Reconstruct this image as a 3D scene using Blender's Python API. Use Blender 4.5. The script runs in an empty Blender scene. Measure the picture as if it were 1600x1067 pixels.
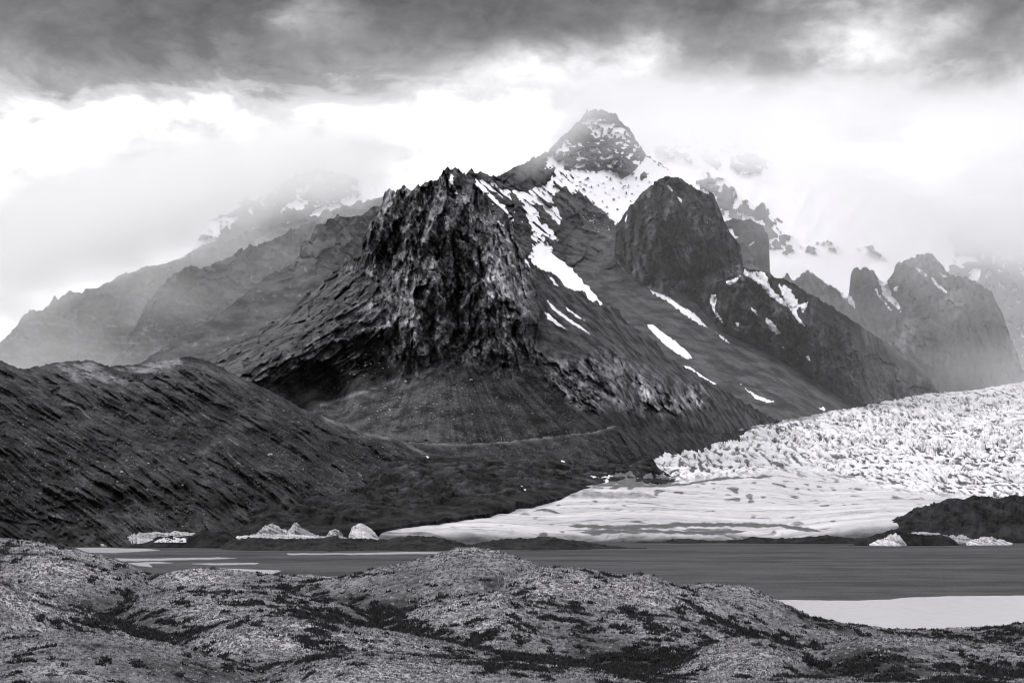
import bpy, math, random, time
import numpy as np
T0 = time.time()
random.seed(7)
rng = np.random.default_rng(7)
scene = bpy.context.scene
COL = scene.collection

# ------------------------------------------------------------------ camera, sky, sun, exposure
FL = 3094.0          # focal length in units of the 1600-wide frame
CAMH = 50.0          # eye height above the outwash plain
HZ = 770.0           # row of the horizon in the 1600x1067 frame
cam_d = bpy.data.cameras.new('camera')
cam = bpy.data.objects.new('camera', cam_d)
COL.objects.link(cam)
cam.location = (0, 0, CAMH)
cam.rotation_euler = (math.radians(90), 0, 0)
cam_d.sensor_width = 36.0
cam_d.lens = 36.0 * FL / 1600.0
cam_d.shift_y = (HZ - 533.5) / 1600.0
cam_d.clip_start = 1.0
cam_d.clip_end = 60000.0
scene.camera = cam

SUN_TO = np.array([-0.72, 0.34, 0.60]); SUN_TO /= np.linalg.norm(SUN_TO)
SUN_EL = math.asin(SUN_TO[2]); SUN_AZ = math.atan2(SUN_TO[0], SUN_TO[1])
sun_d = bpy.data.lights.new('sun', 'SUN')
sun_d.energy = 1.5
sun_d.angle = math.radians(10)
sun_d.color = (1.0, 0.985, 0.97)
sun = bpy.data.objects.new('sun', sun_d)
COL.objects.link(sun)
from mathutils import Vector
sun.rotation_euler = Vector(SUN_TO).to_track_quat('Z', 'Y').to_euler()

scene.view_settings.view_transform = 'Standard'
scene.view_settings.look = 'None'
scene.view_settings.gamma = 1.0
scene.view_settings.use_curve_mapping = False
scene.view_settings.exposure = 0.55
scene.cycles.volume_bounces = 24
scene.cycles.max_bounces = 26
scene.cycles.diffuse_bounces = 3
scene.cycles.use_denoising = True
scene.cycles.denoising_prefilter = 'ACCURATE'
scene.cycles.filter_width = 1.1

def NN(nt, t, **kw):
    n = nt.nodes.new(t)
    for k, v in kw.items():
        if k == 'inp':
            for a, b in v.items():
                n.inputs[a].default_value = b
        else:
            setattr(n, k, v)
    return n

def M(nt, op, a, b=None, c=None, clamp=False):
    n = nt.nodes.new('ShaderNodeMath'); n.operation = op; n.use_clamp = clamp
    for i, v in enumerate((a, b, c)):
        if v is None: continue
        if isinstance(v, (int, float)): n.inputs[i].default_value = v
        else: nt.links.new(v, n.inputs[i])
    return n.outputs[0]

def maprange(nt, v, a, b, c=0.0, d=1.0, smooth=True):
    n = nt.nodes.new('ShaderNodeMapRange')
    n.interpolation_type = 'SMOOTHSTEP' if smooth else 'LINEAR'
    nt.links.new(v, n.inputs[0])
    for i, q in enumerate((a, b, c, d)): n.inputs[i + 1].default_value = q
    return n.outputs[0]

def build_world():
    w = bpy.data.worlds.new('World'); scene.world = w; w.use_nodes = True
    nt = w.node_tree; nt.nodes.clear()
    out = nt.nodes.new('ShaderNodeOutputWorld')
    bg = nt.nodes.new('ShaderNodeBackground'); bg.inputs['Strength'].default_value = 0.1
    nt.links.new(bg.outputs[0], out.inputs[0])
    sky = nt.nodes.new('ShaderNodeTexSky'); sky.sky_type = 'NISHITA'; sky.sun_disc = False
    sky.sun_elevation = SUN_EL; sky.sun_rotation = SUN_AZ
    bw = nt.nodes.new('ShaderNodeRGBToBW'); nt.links.new(sky.outputs[0], bw.inputs[0])
    tc = nt.nodes.new('ShaderNodeTexCoord')
    sep = nt.nodes.new('ShaderNodeSeparateXYZ'); nt.links.new(tc.outputs['Generated'], sep.inputs[0])
    X, Y, Z = sep.outputs
    hor = M(nt, 'SQRT', M(nt, 'ADD', M(nt, 'MULTIPLY', X, X), M(nt, 'MULTIPLY', Y, Y)))
    el = M(nt, 'DIVIDE', Z, M(nt, 'MAXIMUM', hor, 0.05))          # tangent of elevation
    az = M(nt, 'ARCTAN2', X, Y)
    comb = nt.nodes.new('ShaderNodeCombineXYZ')
    nt.links.new(az, comb.inputs[0]); nt.links.new(el, comb.inputs[1])
    def noise(sx, sy, scale, detail, dist=0.0, off=0.0):
        mp = nt.nodes.new('ShaderNodeMapping'); mp.inputs['Scale'].default_value = (sx, sy, 1); mp.inputs['Location'].default_value = (off, off * .7, off)
        nt.links.new(comb.outputs[0], mp.inputs[0])
        n = nt.nodes.new('ShaderNodeTexNoise'); n.inputs['Scale'].default_value = scale; n.inputs['Detail'].default_value = detail
        n.inputs['Distortion'].default_value = dist; n.inputs['Roughness'].default_value = 0.55
        nt.links.new(mp.outputs[0], n.inputs['Vector'])
        return n.outputs['Fac']
    n1 = noise(1.0, 1.6, 9.0, 6, 0.6, 3.1)
    n2 = noise(1.0, 2.2, 26.0, 5, 0.4, 1.7)
    n3 = noise(1.0, 1.5, 75.0, 4, 0.3, 5.5)
    # warped elevation for the ragged under-side of the dark deck
    e2 = M(nt, 'ADD', el, M(nt, 'MULTIPLY', M(nt, 'SUBTRACT', n1, 0.5), 0.11))
    e2 = M(nt, 'ADD', e2, M(nt, 'MULTIPLY', M(nt, 'SUBTRACT', n2, 0.5), 0.07))
    e2 = M(nt, 'ADD', e2, M(nt, 'MULTIPLY', M(nt, 'SUBTRACT', n3, 0.5), 0.022))
    ramp = nt.nodes.new('ShaderNodeValToRGB'); cr = ramp.color_ramp; cr.interpolation = 'EASE'
    pts = [(0.0, .62), (0.10, 1.0), (0.20, 1.45), (0.33, 1.75), (0.43, 1.5), (0.53, 0.95), (0.60, 1.1), (0.69, 1.5), (0.76, 0.66), (0.815, 0.30), (0.885, 0.14), (1.0, 0.12)]
    el_s = M(nt, 'MULTIPLY', e2, 1 / 0.27)
    while len(cr.elements) < len(pts): cr.elements.new(0.5)
    for e, (p, v) in zip(cr.elements, pts):
        e.position = p; e.color = (v / 1.8, v / 1.8, v / 1.8, 1)
    nt.links.new(el_s, ramp.inputs[0])
    v = M(nt, 'MULTIPLY', ramp.outputs[0], 1.8)
    def blob(px, py, rx, ry, rot=0.0):
        a0 = math.atan((px - 800) / FL); e0 = (HZ - py) / FL
        dx = M(nt, 'SUBTRACT', az, a0); dy = M(nt, 'SUBTRACT', el, e0)
        dx = M(nt, 'ADD', dx, M(nt, 'MULTIPLY', M(nt, 'SUBTRACT', n2, 0.5), 0.05))
        dy = M(nt, 'ADD', dy, M(nt, 'MULTIPLY', M(nt, 'SUBTRACT', n1, 0.5), 0.05))
        c, s = math.cos(rot), math.sin(rot)
        ux = M(nt, 'ADD', M(nt, 'MULTIPLY', dx, c), M(nt, 'MULTIPLY', dy, s))
        uy = M(nt, 'SUBTRACT', M(nt, 'MULTIPLY', dy, c), M(nt, 'MULTIPLY', dx, s))
        ux = M(nt, 'DIVIDE', ux, rx / FL); uy = M(nt, 'DIVIDE', uy, ry / FL)
        d = M(nt, 'ADD', M(nt, 'MULTIPLY', ux, ux), M(nt, 'MULTIPLY', uy, uy))
        return M(nt, 'EXPONENT', M(nt, 'MULTIPLY', d, -1.0))
    def lerp(v, tgt, f, k=1.0):
        f = M(nt, 'MULTIPLY', f, k)
        return M(nt, 'ADD', M(nt, 'MULTIPLY', v, M(nt, 'SUBTRACT', 1.0, f)), M(nt, 'MULTIPLY', f, tgt))
    v = lerp(v, 0.99, blob(1350, 85, 95, 90), 0.8)
    v = lerp(v, 1.4, blob(890, 110, 180, 38), 0.6)
    v = lerp(v, 0.26, blob(1150, 85, 190, 48, -0.25), 0.75)
    v = lerp(v, 0.33, blob(1370, 172, 110, 26, 0.15), 0.75)
    v = lerp(v, 0.36, blob(1560, 110, 70, 70), 0.6)
    v = lerp(v, 0.75, blob(1480, 60, 60, 30, 0.5), 0.6)
    v = lerp(v, 0.16, blob(60, 45, 170, 50), 0.7)
    v = lerp(v, 0.55, blob(10, 165, 60, 60), 0.5)
    v = lerp(v, 0.60, blob(490, 30, 60, 40), 0.5)
    v = lerp(v, 0.24, blob(600, 60, 110, 26), 0.5)
    v = lerp(v, 0.78, blob(580, 235, 70, 22), 0.4)
    v = lerp(v, 1.6, blob(1250, 330, 300, 80), 0.5)
    puff = M(nt, 'ADD', M(nt, 'MULTIPLY', M(nt, 'SUBTRACT', n2, 0.5), 1.3), M(nt, 'MULTIPLY', M(nt, 'SUBTRACT', n3, 0.5), 1.1))
    v = M(nt, 'MULTIPLY', v, M(nt, 'ADD', 1.0, M(nt, 'MULTIPLY', puff, maprange(nt, el, 0.13, 0.2))))
    # unseen overcast beyond the frame, brightened to light the mist and slopes
    deck = M(nt, 'ADD', 1.15, M(nt, 'MULTIPLY', n1, 0.8))
    v = lerp(v, deck, maprange(nt, el, 0.30, 0.75))
    # low ground-side of the sky
    v = M(nt, 'MULTIPLY', v, 1.0)
    colr = nt.nodes.new('ShaderNodeCombineColor')
    mx = M(nt, 'ADD', M(nt, 'MULTIPLY', v, 10.0 * 0.72), M(nt, 'MULTIPLY', bw.outputs[0], 0.06))
    nt.links.new(M(nt, 'MULTIPLY', mx, 0.985), colr.inputs[0])
    nt.links.new(M(nt, 'MULTIPLY', mx, 0.98), colr.inputs[1])
    nt.links.new(M(nt, 'MULTIPLY', mx, 1.01), colr.inputs[2])
    nt.links.new(colr.outputs[0], bg.inputs['Color'])
build_world()

# ------------------------------------------------------------------ numeric helpers
_p = rng.permutation(256); PERM = np.concatenate([_p, _p, _p])
_a = rng.random(256) * 2 * np.pi; GX = np.cos(_a).astype(np.float32); GY = np.sin(_a).astype(np.float32)
def perlin(x, y):
    x = np.asarray(x, np.float64); y = np.asarray(y, np.float64)
    xf = np.floor(x); yf = np.floor(y)
    xi = xf.astype(np.int64) & 255; yi = yf.astype(np.int64) & 255
    x = (x - xf).astype(np.float32); y = (y - yf).astype(np.float32)
    u = x * x * x * (x * (x * 6 - 15) + 10); v = y * y * y * (y * (y * 6 - 15) + 10)
    def g(ix, iy, dx, dy):
        h = PERM[PERM[ix] + iy]
        return GX[h] * dx + GY[h] * dy
    a = g(xi, yi, x, y); b = g(xi + 1, yi, x - 1, y)
    c = g(xi, yi + 1, x, y - 1); d = g(xi + 1, yi + 1, x - 1, y - 1)
    a = a + u * (b - a); c = c + u * (d - c)
    return (a + v * (c - a)) * 1.5
def fbm(x, y, o=4, l=2.03, g=0.5):
    s = 0; a = 1; t = 0
    for i in range(o):
        s = s + a * perlin(x + i * 17.3, y + i * 9.1); t += a; a *= g; x = x * l; y = y * l
    return s / t
def ridged(x, y, o=4, l=2.07, g=0.55):
    s = 0; a = 1; t = 0; w = 1.0
    for i in range(o):
        n = 1 - np.abs(perlin(x + i * 31.7, y + i * 11.9)); n = n * n
        s = s + a * n * w; t += a; w = np.clip(n * 1.4, 0, 1); a *= g; x = x * l; y = y * l
    return s / t
def cells(u, v):
    """worley cells: nearest and second distance, cell id, offset inside the cell"""
    iu = np.floor(u); iv = np.floor(v); f1 = np.full(u.shape, 9.0); f2 = np.full(u.shape, 9.0); idv = np.zeros(u.shape); ou = np.zeros(u.shape); ov = np.zeros(u.shape)
    for du in (-1, 0, 1):
        for dv in (-1, 0, 1):
            cu = iu + du; cv = iv + dv
            h = PERM[(PERM[cu.astype(np.int64) & 255] + (cv.astype(np.int64) & 255))]
            px = cu + (h * 0.6180339) % 1; py = cv + (h * 0.7548776 + 0.3) % 1
            dx = u - px; dy = v - py; d = dx * dx + dy * dy
            n = d < f1; f2 = np.where(n, f1, np.minimum(f2, d)); idv = np.where(n, h / 255.0, idv)
            ou = np.where(n, dx, ou); ov = np.where(n, dy, ov); f1 = np.where(n, d, f1)
    return np.sqrt(f1), np.sqrt(f2), idv, ou, ov
def facets(u, v, tilt=1.0):
    """broken rock: every cell is a tilted flat face"""
    f1, f2, i, a, b = cells(u, v)
    a1 = np.sin(i * 91.7) * tilt; b1 = np.cos(i * 57.3) * tilt
    return (i - 0.5) + a * a1 + b * b1
def sstep(a, b, x):
    t = np.clip((x - a) / (b - a), 0, 1); return t * t * (3 - 2 * t)
def poly_y(pts, x):
    p = np.array(pts, float); return np.interp(x, p[:, 0], p[:, 1])
def tps(ctrl, smooth=1e-3):
    c = np.array(ctrl, float); P = c[:, :2] / 500.0; v = c[:, 2]
    n = len(P)
    r2 = ((P[:, None] - P[None]) ** 2).sum(-1)
    K = 0.5 * r2 * np.log(r2 + 1e-9) + np.eye(n) * smooth
    A = np.zeros((n + 3, n + 3)); A[:n, :n] = K; A[:n, n] = 1; A[:n, n + 1:] = P
    A[n, :n] = 1; A[n + 1:, :n] = P.T
    w = np.linalg.solve(A, np.concatenate([v, [0, 0, 0]]))
    def f(x, y):
        x = np.asarray(x, float) / 500; y = np.asarray(y, float) / 500
        s = w[n] + w[n + 1] * x + w[n + 2] * y
        for i in range(n):
            r2 = (x - P[i, 0]) ** 2 + (y - P[i, 1]) ** 2
            s = s + w[i] * 0.5 * r2 * np.log(r2 + 1e-9)
        return s
    return f
def in_poly(poly, x, y):
    """signed distance in pixels, positive inside"""
    p = np.array(poly, float); q = np.roll(p, -1, 0)
    d = np.full(x.shape, 1e9); ins = np.zeros(x.shape, bool)
    for (x0, y0), (x1, y1) in zip(p, q):
        ex, ey = x1 - x0, y1 - y0; L = ex * ex + ey * ey + 1e-9
        t = np.clip(((x - x0) * ex + (y - y0) * ey) / L, 0, 1)
        d = np.minimum(d, (x - x0 - t * ex) ** 2 + (y - y0 - t * ey) ** 2)
        if y0 != y1:
            c = ((y0 > y) != (y1 > y)) & (x < (x1 - x0) * (y - y0) / (y1 - y0) + x0)
            ins ^= c
    d = np.sqrt(d); return np.where(ins, d, -d)
def unproj(x, y, Y):
    return (x - 800.0) / FL * Y, Y, CAMH - (y - HZ) / FL * Y
def proj(X, Y, Z):
    return 800 + FL * X / Y, HZ - FL * (Z - CAMH) / Y

# ------------------------------------------------------------------ mesh helpers
def raw_mesh(name, V, F, mat=None, attrs=None, smooth=True, sizes=None):
    me = bpy.data.meshes.new(name)
    V = np.ascontiguousarray(V, np.float32); F = np.ascontiguousarray(F, np.int32)
    me.vertices.add(len(V)); me.vertices.foreach_set('co', V.ravel())
    k = F.shape[1]; nf = len(F)
    me.loops.add(nf * k); me.loops.foreach_set('vertex_index', F.ravel())
    me.polygons.add(nf); me.polygons.foreach_set('loop_start', np.arange(0, nf * k, k, dtype=np.int32))
    me.polygons.foreach_set('loop_total', np.full(nf, k, np.int32))
    me.polygons.foreach_set('use_smooth', np.full(nf, smooth, bool))
    if attrs:
        for an, av in attrs.items():
            at = me.attributes.new(an, 'FLOAT', 'POINT'); at.data.foreach_set('value', np.ascontiguousarray(av, np.float32).ravel())
    me.update(calc_edges=True)
    me.validate()
    if mat: me.materials.append(mat)
    return me
def add_obj(name, me, parent=None, label=None, cat=None, group=None, kind=None, loc=None):
    o = bpy.data.objects.new(name, me); COL.objects.link(o)
    if parent: o.parent = parent
    if loc is not None: o.location = loc
    for k, v in (('label', label), ('category', cat), ('group', group), ('kind', kind)):
        if v: o[k] = v
    return o
def grid_faces(nr, nc, mask=None):
    i = np.arange(nr * nc).reshape(nr, nc)
    F = np.stack([i[:-1, :-1], i[1:, :-1], i[1:, 1:], i[:-1, 1:]], -1).reshape(-1, 4)
    if mask is not None:
        m = mask[:-1, :-1] | mask[1:, :-1] | mask[1:, 1:] | mask[:-1, 1:]
        F = F[m.ravel()]
    return F
def compact(V, F, attrs):
    u, inv = np.unique(F.ravel(), return_inverse=True)
    return V[u], inv.reshape(F.shape), {k: v[u] for k, v in (attrs or {}).items()}

SHEETS = {}
def sheet(name, key, top, bot, depth, mat, x0=None, x1=None, step=1.5, jag=(2.0, 0.05), relief=None, tone=None, snow=None,
          back=0.8, nback=7, label=None, cat=None, kind='structure', seed=0.0, ledge_tone=0.8, calm=0.8):
    """a mountain: visible flank sampled evenly, real depth from the depth function, then a far side"""
    x0 = top[0][0] if x0 is None else x0; x1 = top[-1][0] if x1 is None else x1
    xs = np.arange(x0, x1 + step, step)
    yt = poly_y(top, xs)
    jn = fbm(xs * jag[1] + seed, xs * 0 + seed * 1.7, 5, 2.1, 0.62)
    tooth = facets(xs / 9.0 + seed * 3 + top[0][0], xs * 0 + 0.5, 1.6) + 0.6 * facets(xs / 4.0 + top[0][0], xs * 0 + 2.5, 1.6)
    yt = yt + jag[0] * (jn + 0.55 * tooth)
    yb = np.maximum(poly_y(bot, xs), yt + 2)
    ymin = float(yt.min()) - step
    nr = int((yb.max() - ymin) / step) + 2
    x = np.broadcast_to(xs, (nr, len(xs))).copy()
    y = np.clip(ymin + step * np.arange(nr)[:, None] + 0 * x, yt, yb)
    live = np.zeros(x.shape, bool); live[1:-1] = (np.diff(y, axis=0)[:-1] > 1e-6) | (np.diff(y, axis=0)[1:] > 1e-6)
    Y = depth(x, y)
    tn = tone(x, y) if tone else np.ones_like(x)
    if relief is not None:
        r = relief(x, y)
        if snow and calm:
            sm = sstep(-0.3, 0.3, snow(x, y, Y)); r = r * (1 - calm * sm)
        Y = Y - r
    Xw, Yw, Zw = unproj(x, y, Y)
    if ledge_tone:
        # lighter ledges and darker walls: settled gravel, and relief shading painted in
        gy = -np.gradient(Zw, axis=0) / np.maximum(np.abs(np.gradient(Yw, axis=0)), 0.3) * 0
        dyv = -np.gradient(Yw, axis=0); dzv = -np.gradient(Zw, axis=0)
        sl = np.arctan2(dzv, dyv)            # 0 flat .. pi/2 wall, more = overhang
        tn = tn * np.where((dyv == 0) & (dzv == 0), 1.0, 1 + ledge_tone * (sstep(1.25, 0.45, sl) - 0.35))
    sn = snow(x, y, Y) if snow else np.full_like(x, -1.0)
    # far side
    if nback:
        bh = Zw[0] - (-5)
        Bx, By, Bz, Bt, Bs = [], [], [], [], []
        for k in range(nback, 0, -1):
            f = (k / nback) ** 1.6
            dz = bh * f
            rough = (perlin(xs * 0.03 + k * 3.3, xs * 0 + k) * 0.35 + 1)
            yy = Yw[0] + dz / back * rough + 2
            Bx.append(Xw[0] * yy / Yw[0]); By.append(yy); Bz.append(Zw[0] - dz)
            Bt.append(tn[0]); Bs.append(sn[0])
        Xw = np.vstack([Bx, Xw]); Yw2 = np.vstack([By, Yw]); Zw = np.vstack([Bz, Zw])
        tn2 = np.vstack([Bt, tn]); sn2 = np.vstack([Bs, sn]); 
    else:
        Yw2, tn2, sn2 = Yw, tn, sn
    V = np.stack([Xw, Yw2, Zw], -1).reshape(-1, 3)
    F = grid_faces(*Xw.shape)
    yy = np.vstack([np.arange(nback)[:, None] * 1.0 + np.zeros_like(xs) - 1e4, y]) if nback else y
    dyc = np.diff(yy, axis=0) > 1e-6
    F = F[(dyc[:, :-1] | dyc[:, 1:]).ravel()]
    V, F, at = compact(V, F, {'tone': tn2.ravel(), 'snow': sn2.ravel()})
    me = raw_mesh(name, V, F, mat, at)
    o = add_obj(name, me, label=label, cat=cat, kind=kind)
    SHEETS[key] = dict(x=x, y=y, Y=Y, obj=o, xs=xs, yt=yt, yb=yb, nr=nr, ymin=ymin, step=step)
    return o
def at_sheet(key, px, py):
    s = SHEETS[key]; j = int(np.clip(round((px - s['xs'][0]) / (s['xs'][1] - s['xs'][0])), 0, len(s['xs']) - 1))
    i = int(np.clip(round((py - s['ymin']) / s['step']), 0, s['nr'] - 1))
    Y = s['Y'][i, j]; return unproj(px, py, Y)
def snow_patch(key, poly, mat, thick=2.0, label=None, jag=1.5, name='snow_patch'):
    """snow lying on the flank: a skin that rises out of the rock inside the outline"""
    s = SHEETS[key]; p = np.array(poly, float)
    x, y = s['x'], s['y']
    cm = (s['xs'] > p[:, 0].min() - 6) & (s['xs'] < p[:, 0].max() + 6)
    x, y, Y = x[:, cm], y[:, cm], s['Y'][:, cm]
    rm = ((y > p[:, 1].min() - 6) & (y < p[:, 1].max() + 6)).any(1)
    x, y, Y = x[rm], y[rm], Y[rm]
    if x.size == 0 or min(x.shape) < 2: return None
    sd = in_poly(poly, x, y) + jag * 1.6 * fbm(x * 0.2, y * 0.2 + 5, 4) + 2.2 * np.minimum(fbm(x * 0.33 - y * .1, y * 0.16 + 2, 3, g=.7) * 2, 0.4)
    d = np.clip(sd * 0.9, -2.0, 1.0) * thick + np.clip(sd, 0, 12) * 0.12
    Ys = Y - d
    mask = sd > -1.0
    if not mask.any(): return None
    V = np.stack(unproj(x, y, Ys), -1).reshape(-1, 3)
    F = grid_faces(*x.shape); mm = mask[:-1, :-1] | mask[1:, :-1] | mask[1:, 1:] | mask[:-1, 1:]; dd = np.diff(y, axis=0) > 1e-6
    F = F[(mm & (dd[:, :-1] | dd[:, 1:])).ravel()]
    if len(F) == 0: return None
    V, F, _ = compact(V, F, {})
    me = raw_mesh(name, V, F, mat)
    return add_obj(name, me, parent=s['obj'], label=label)

# ------------------------------------------------------------------ materials (all near-neutral greys)
TINT = (1.0, 0.985, 1.03)
def gcol(v): return (v * TINT[0], v * TINT[1], v * TINT[2], 1)
def mat_rock(name, lo, hi, scale=0.02, snow_v=0.82, streak=None, bump=1.0, bscale=0.15, rough=0.95, contrast=(0.35, 0.65), fine=0.25, snow_noise=0.5):
    m = bpy.data.materials.new(name); m.use_nodes = True; nt = m.node_tree
    bs = nt.nodes['Principled BSDF']; bs.inputs['Roughness'].default_value = rough
    bs.inputs['Specular IOR Level'].default_value = 0.15
    tc = nt.nodes.new('ShaderNodeTexCoord')
    vec = tc.outputs['Object']
    def noise(scale, detail=6, rough=0.6, v=vec, dist=0.0):
        n = nt.nodes.new('ShaderNodeTexNoise'); n.inputs['Scale'].default_value = scale
        n.inputs['Detail'].default_value = detail; n.inputs['Roughness'].default_value = rough; n.inputs['Distortion'].default_value = dist
        nt.links.new(v, n.inputs['Vector']); return n.outputs['Fac']
    n1 = noise(scale, 8, 0.68, dist=0.1)
    n2 = noise(bscale, 5, 0.7)
    f = maprange(nt, n1, contrast[0], contrast[1])
    f = M(nt, 'ADD', f, M(nt, 'MULTIPLY', M(nt, 'SUBTRACT', n2, 0.5), fine * 4), clamp=True)
    at = nt.nodes.new('ShaderNodeAttribute'); at.attribute_name = 'tone'
    mix = nt.nodes.new('ShaderNodeMix'); mix.data_type = 'RGBA'
    nt.links.new(f, mix.inputs[0]); mix.inputs[6].default_value = gcol(lo); mix.inputs[7].default_value = gcol(hi)
    mul = nt.nodes.new('ShaderNodeVectorMath'); mul.operation = 'SCALE'
    nt.links.new(mix.outputs[2], mul.inputs[0]); nt.links.new(at.outputs['Fac'], mul.inputs['Scale'])
    sn = nt.nodes.new('ShaderNodeAttribute'); sn.attribute_name = 'snow'
    sv = M(nt, 'ADD', sn.outputs['Fac'], M(nt, 'MULTIPLY', M(nt, 'SUBTRACT', n2, 0.5), snow_noise))
    sf = maprange(nt, sv, -0.03, 0.05)
    mx2 = nt.nodes.new('ShaderNodeMix'); mx2.data_type = 'RGBA'
    nt.links.new(sf, mx2.inputs[0]); nt.links.new(mul.outputs[0], mx2.inputs[6]); mx2.inputs[7].default_value = gcol(snow_v)
    nt.links.new(mx2.outputs[2], bs.inputs['Base Color'])
    bp = nt.nodes.new('ShaderNodeBump'); bp.inputs['Distance'].default_value = bump
    bp.inputs['Strength'].default_value = 1.0
    hsum = M(nt, 'ADD', M(nt, 'MULTIPLY', n2, 1.0), M(nt, 'MULTIPLY', n1, 1.5))
    hsum = M(nt, 'MULTIPLY', hsum, M(nt, 'SUBTRACT', 1.0, M(nt, 'MULTIPLY', sf, 0.85)))
    nt.links.new(hsum, bp.inputs['Height']); nt.links.new(bp.outputs[0], bs.inputs['Normal'])
    return m
def mat_snow(name, v=0.84, bscale=0.05, bump=1.0, lo=None, scale=0.01):
    m = bpy.data.materials.new(name); m.use_nodes = True; nt = m.node_tree
    bs = nt.nodes['Principled BSDF']; bs.inputs['Roughness'].default_value = 0.8
    tc = nt.nodes.new('ShaderNodeTexCoord')
    n = nt.nodes.new('ShaderNodeTexNoise'); n.inputs['Scale'].default_value = bscale; n.inputs['Detail'].default_value = 6
    nt.links.new(tc.outputs['Object'], n.inputs['Vector'])
    mix = nt.nodes.new('ShaderNodeMix'); mix.data_type = 'RGBA'
    nt.links.new(maprange(nt, n.outputs['Fac'], 0.3, 0.7), mix.inputs[0])
    mix.inputs[6].default_value = gcol(lo if lo is not None else v * 0.88); mix.inputs[7].default_value = gcol(v)
    nt.links.new(mix.outputs[2], bs.inputs['Base Color'])
    bp = nt.nodes.new('ShaderNodeBump'); bp.inputs['Distance'].default_value = bump
    nt.links.new(n.outputs['Fac'], bp.inputs['Height']); nt.links.new(bp.outputs[0], bs.inputs['Normal'])
    return m
def mat_flat_rock(name, lo, hi, scale=2.0):
    m = bpy.data.materials.new(name); m.use_nodes = True; nt = m.node_tree
    bs = nt.nodes['Principled BSDF']; bs.inputs['Roughness'].default_value = 0.9
    tc = nt.nodes.new('ShaderNodeTexCoord')
    n = nt.nodes.new('ShaderNodeTexNoise'); n.inputs['Scale'].default_value = scale; n.inputs['Detail'].default_value = 6
    nt.links.new(tc.outputs['Object'], n.inputs['Vector'])
    mix = nt.nodes.new('ShaderNodeMix'); mix.data_type = 'RGBA'
    nt.links.new(maprange(nt, n.outputs['Fac'], 0.35, 0.65), mix.inputs[0])
    mix.inputs[6].default_value = gcol(lo); mix.inputs[7].default_value = gcol(hi)
    nt.links.new(mix.outputs[2], bs.inputs['Base Color'])
    return m
MAT_CRAG = mat_rock('basalt_crag', 0.015, 0.11, 0.035, bump=2.5, bscale=0.22)
MAT_GREY = mat_rock('grey_rock', 0.011, 0.065, 0.02, bump=3.0, bscale=0.12, fine=0.15)
MAT_FAR = mat_rock('far_rock', 0.035, 0.075, 0.01, bump=4.0, bscale=0.06, snow_noise=0.9, fine=0.1)
MAT_MOR = mat_rock('moraine_gravel', 0.008, 0.056, 0.05, bump=1.2, bscale=0.5)
MAT_SNOW = mat_snow('old_snow', 0.86)

# ------------------------------------------------------------------ outlines traced as ridge lines
def fan(x, y, ax, ay):
    dx = x - ax; dy = y - ay; r = np.hypot(dx, dy); return np.arctan2(dx, dy), r
def rot(x, y, ang):
    c, s = math.cos(ang), math.sin(ang); return x * c + y * s, -x * s + y * c

# --- the cloud-wrapped snow massif at the back
B_top = [(250, 470), (330, 345), (400, 300), (450, 280), (500, 262), (545, 272), (600, 305), (700, 335), (800, 335), (870, 300), (915, 215), (930, 175), (948, 158), (955, 148), (962, 158), (985, 166),
         (1010, 168), (1060, 182), (1120, 196), (1200, 215), (1300, 262), (1400, 292), (1470, 325), (1500, 340), (1535, 338), (1570, 352), (1700, 400)]
dB = lambda x, y: 7700 + (620 - y) * 4.5 + 0.3 * np.abs(x - 1100)
B_rocks = [[(880, 175), (900, 160), (945, 150), (958, 146), (990, 168), (985, 205), (960, 200), (920, 180)],
           [(995, 175), (1030, 170), (1050, 200), (1035, 218), (1015, 212), (1000, 195)],
           [(1022, 232), (1040, 224), (1055, 236), (1050, 248), (1035, 246)], [(1050, 234), (1072, 240), (1084, 256), (1060, 244)],
           [(1100, 244), (1115, 240), (1128, 258), (1112, 262), (1102, 258)], [(1140, 246), (1165, 240), (1200, 246), (1200, 264), (1170, 272), (1142, 270)],
           [(1090, 278), (1105, 270), (1122, 282), (1112, 300), (1095, 292)],
           [(1112, 292), (1128, 286), (1150, 300), (1152, 318), (1172, 312), (1180, 325), (1196, 322), (1215, 350), (1238, 385), (1232, 398), (1215, 385), (1203, 396), (1190, 370), (1178, 380), (1160, 350), (1140, 345), (1118, 320)],
           [(1256, 384), (1266, 381), (1273, 388), (1268, 394), (1257, 393)], [(1294, 383), (1300, 382), (1301, 388), (1295, 388)],
           [(1346, 388), (1362, 388), (1382, 400), (1360, 396)],
           [(1478, 372), (1490, 352), (1508, 346), (1514, 370), (1534, 378), (1560, 372), (1600, 382), (1640, 402), (1505, 404), (1492, 392)],
           [(1524, 345), (1540, 341), (1552, 352), (1545, 362), (1530, 355)],
           [(1470, 425), (1492, 412), (1520, 403), (1600, 403), (1700, 400), (1700, 640), (1560, 640), (1500, 470)],
           [(425, 300), (470, 262), (520, 258), (560, 275), (560, 300), (530, 322), (505, 318), (470, 345), (400, 365), (340, 400), (340, 360)],
           [(395, 330), (470, 340), (520, 330), (500, 420), (330, 450)]]
B_snowholes = [[(1148, 315), (1156, 308), (1152, 326), (1140, 334)], [(1172, 335), (1180, 340), (1186, 355), (1178, 350)], [(1160, 330), (1166, 345), (1160, 348)],
               [(1510, 440), (1525, 418), (1535, 420), (1528, 436), (1520, 452), (1500, 446)], [(400, 372), (412, 370), (424, 375), (410, 385), (398, 384)],
               [(455, 320), (500, 270), (505, 285), (485, 312), (465, 330)], [(440, 345), (452, 340), (448, 352), (440, 352)], [(462, 346), (476, 348), (478, 354), (466, 354)]]
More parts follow.
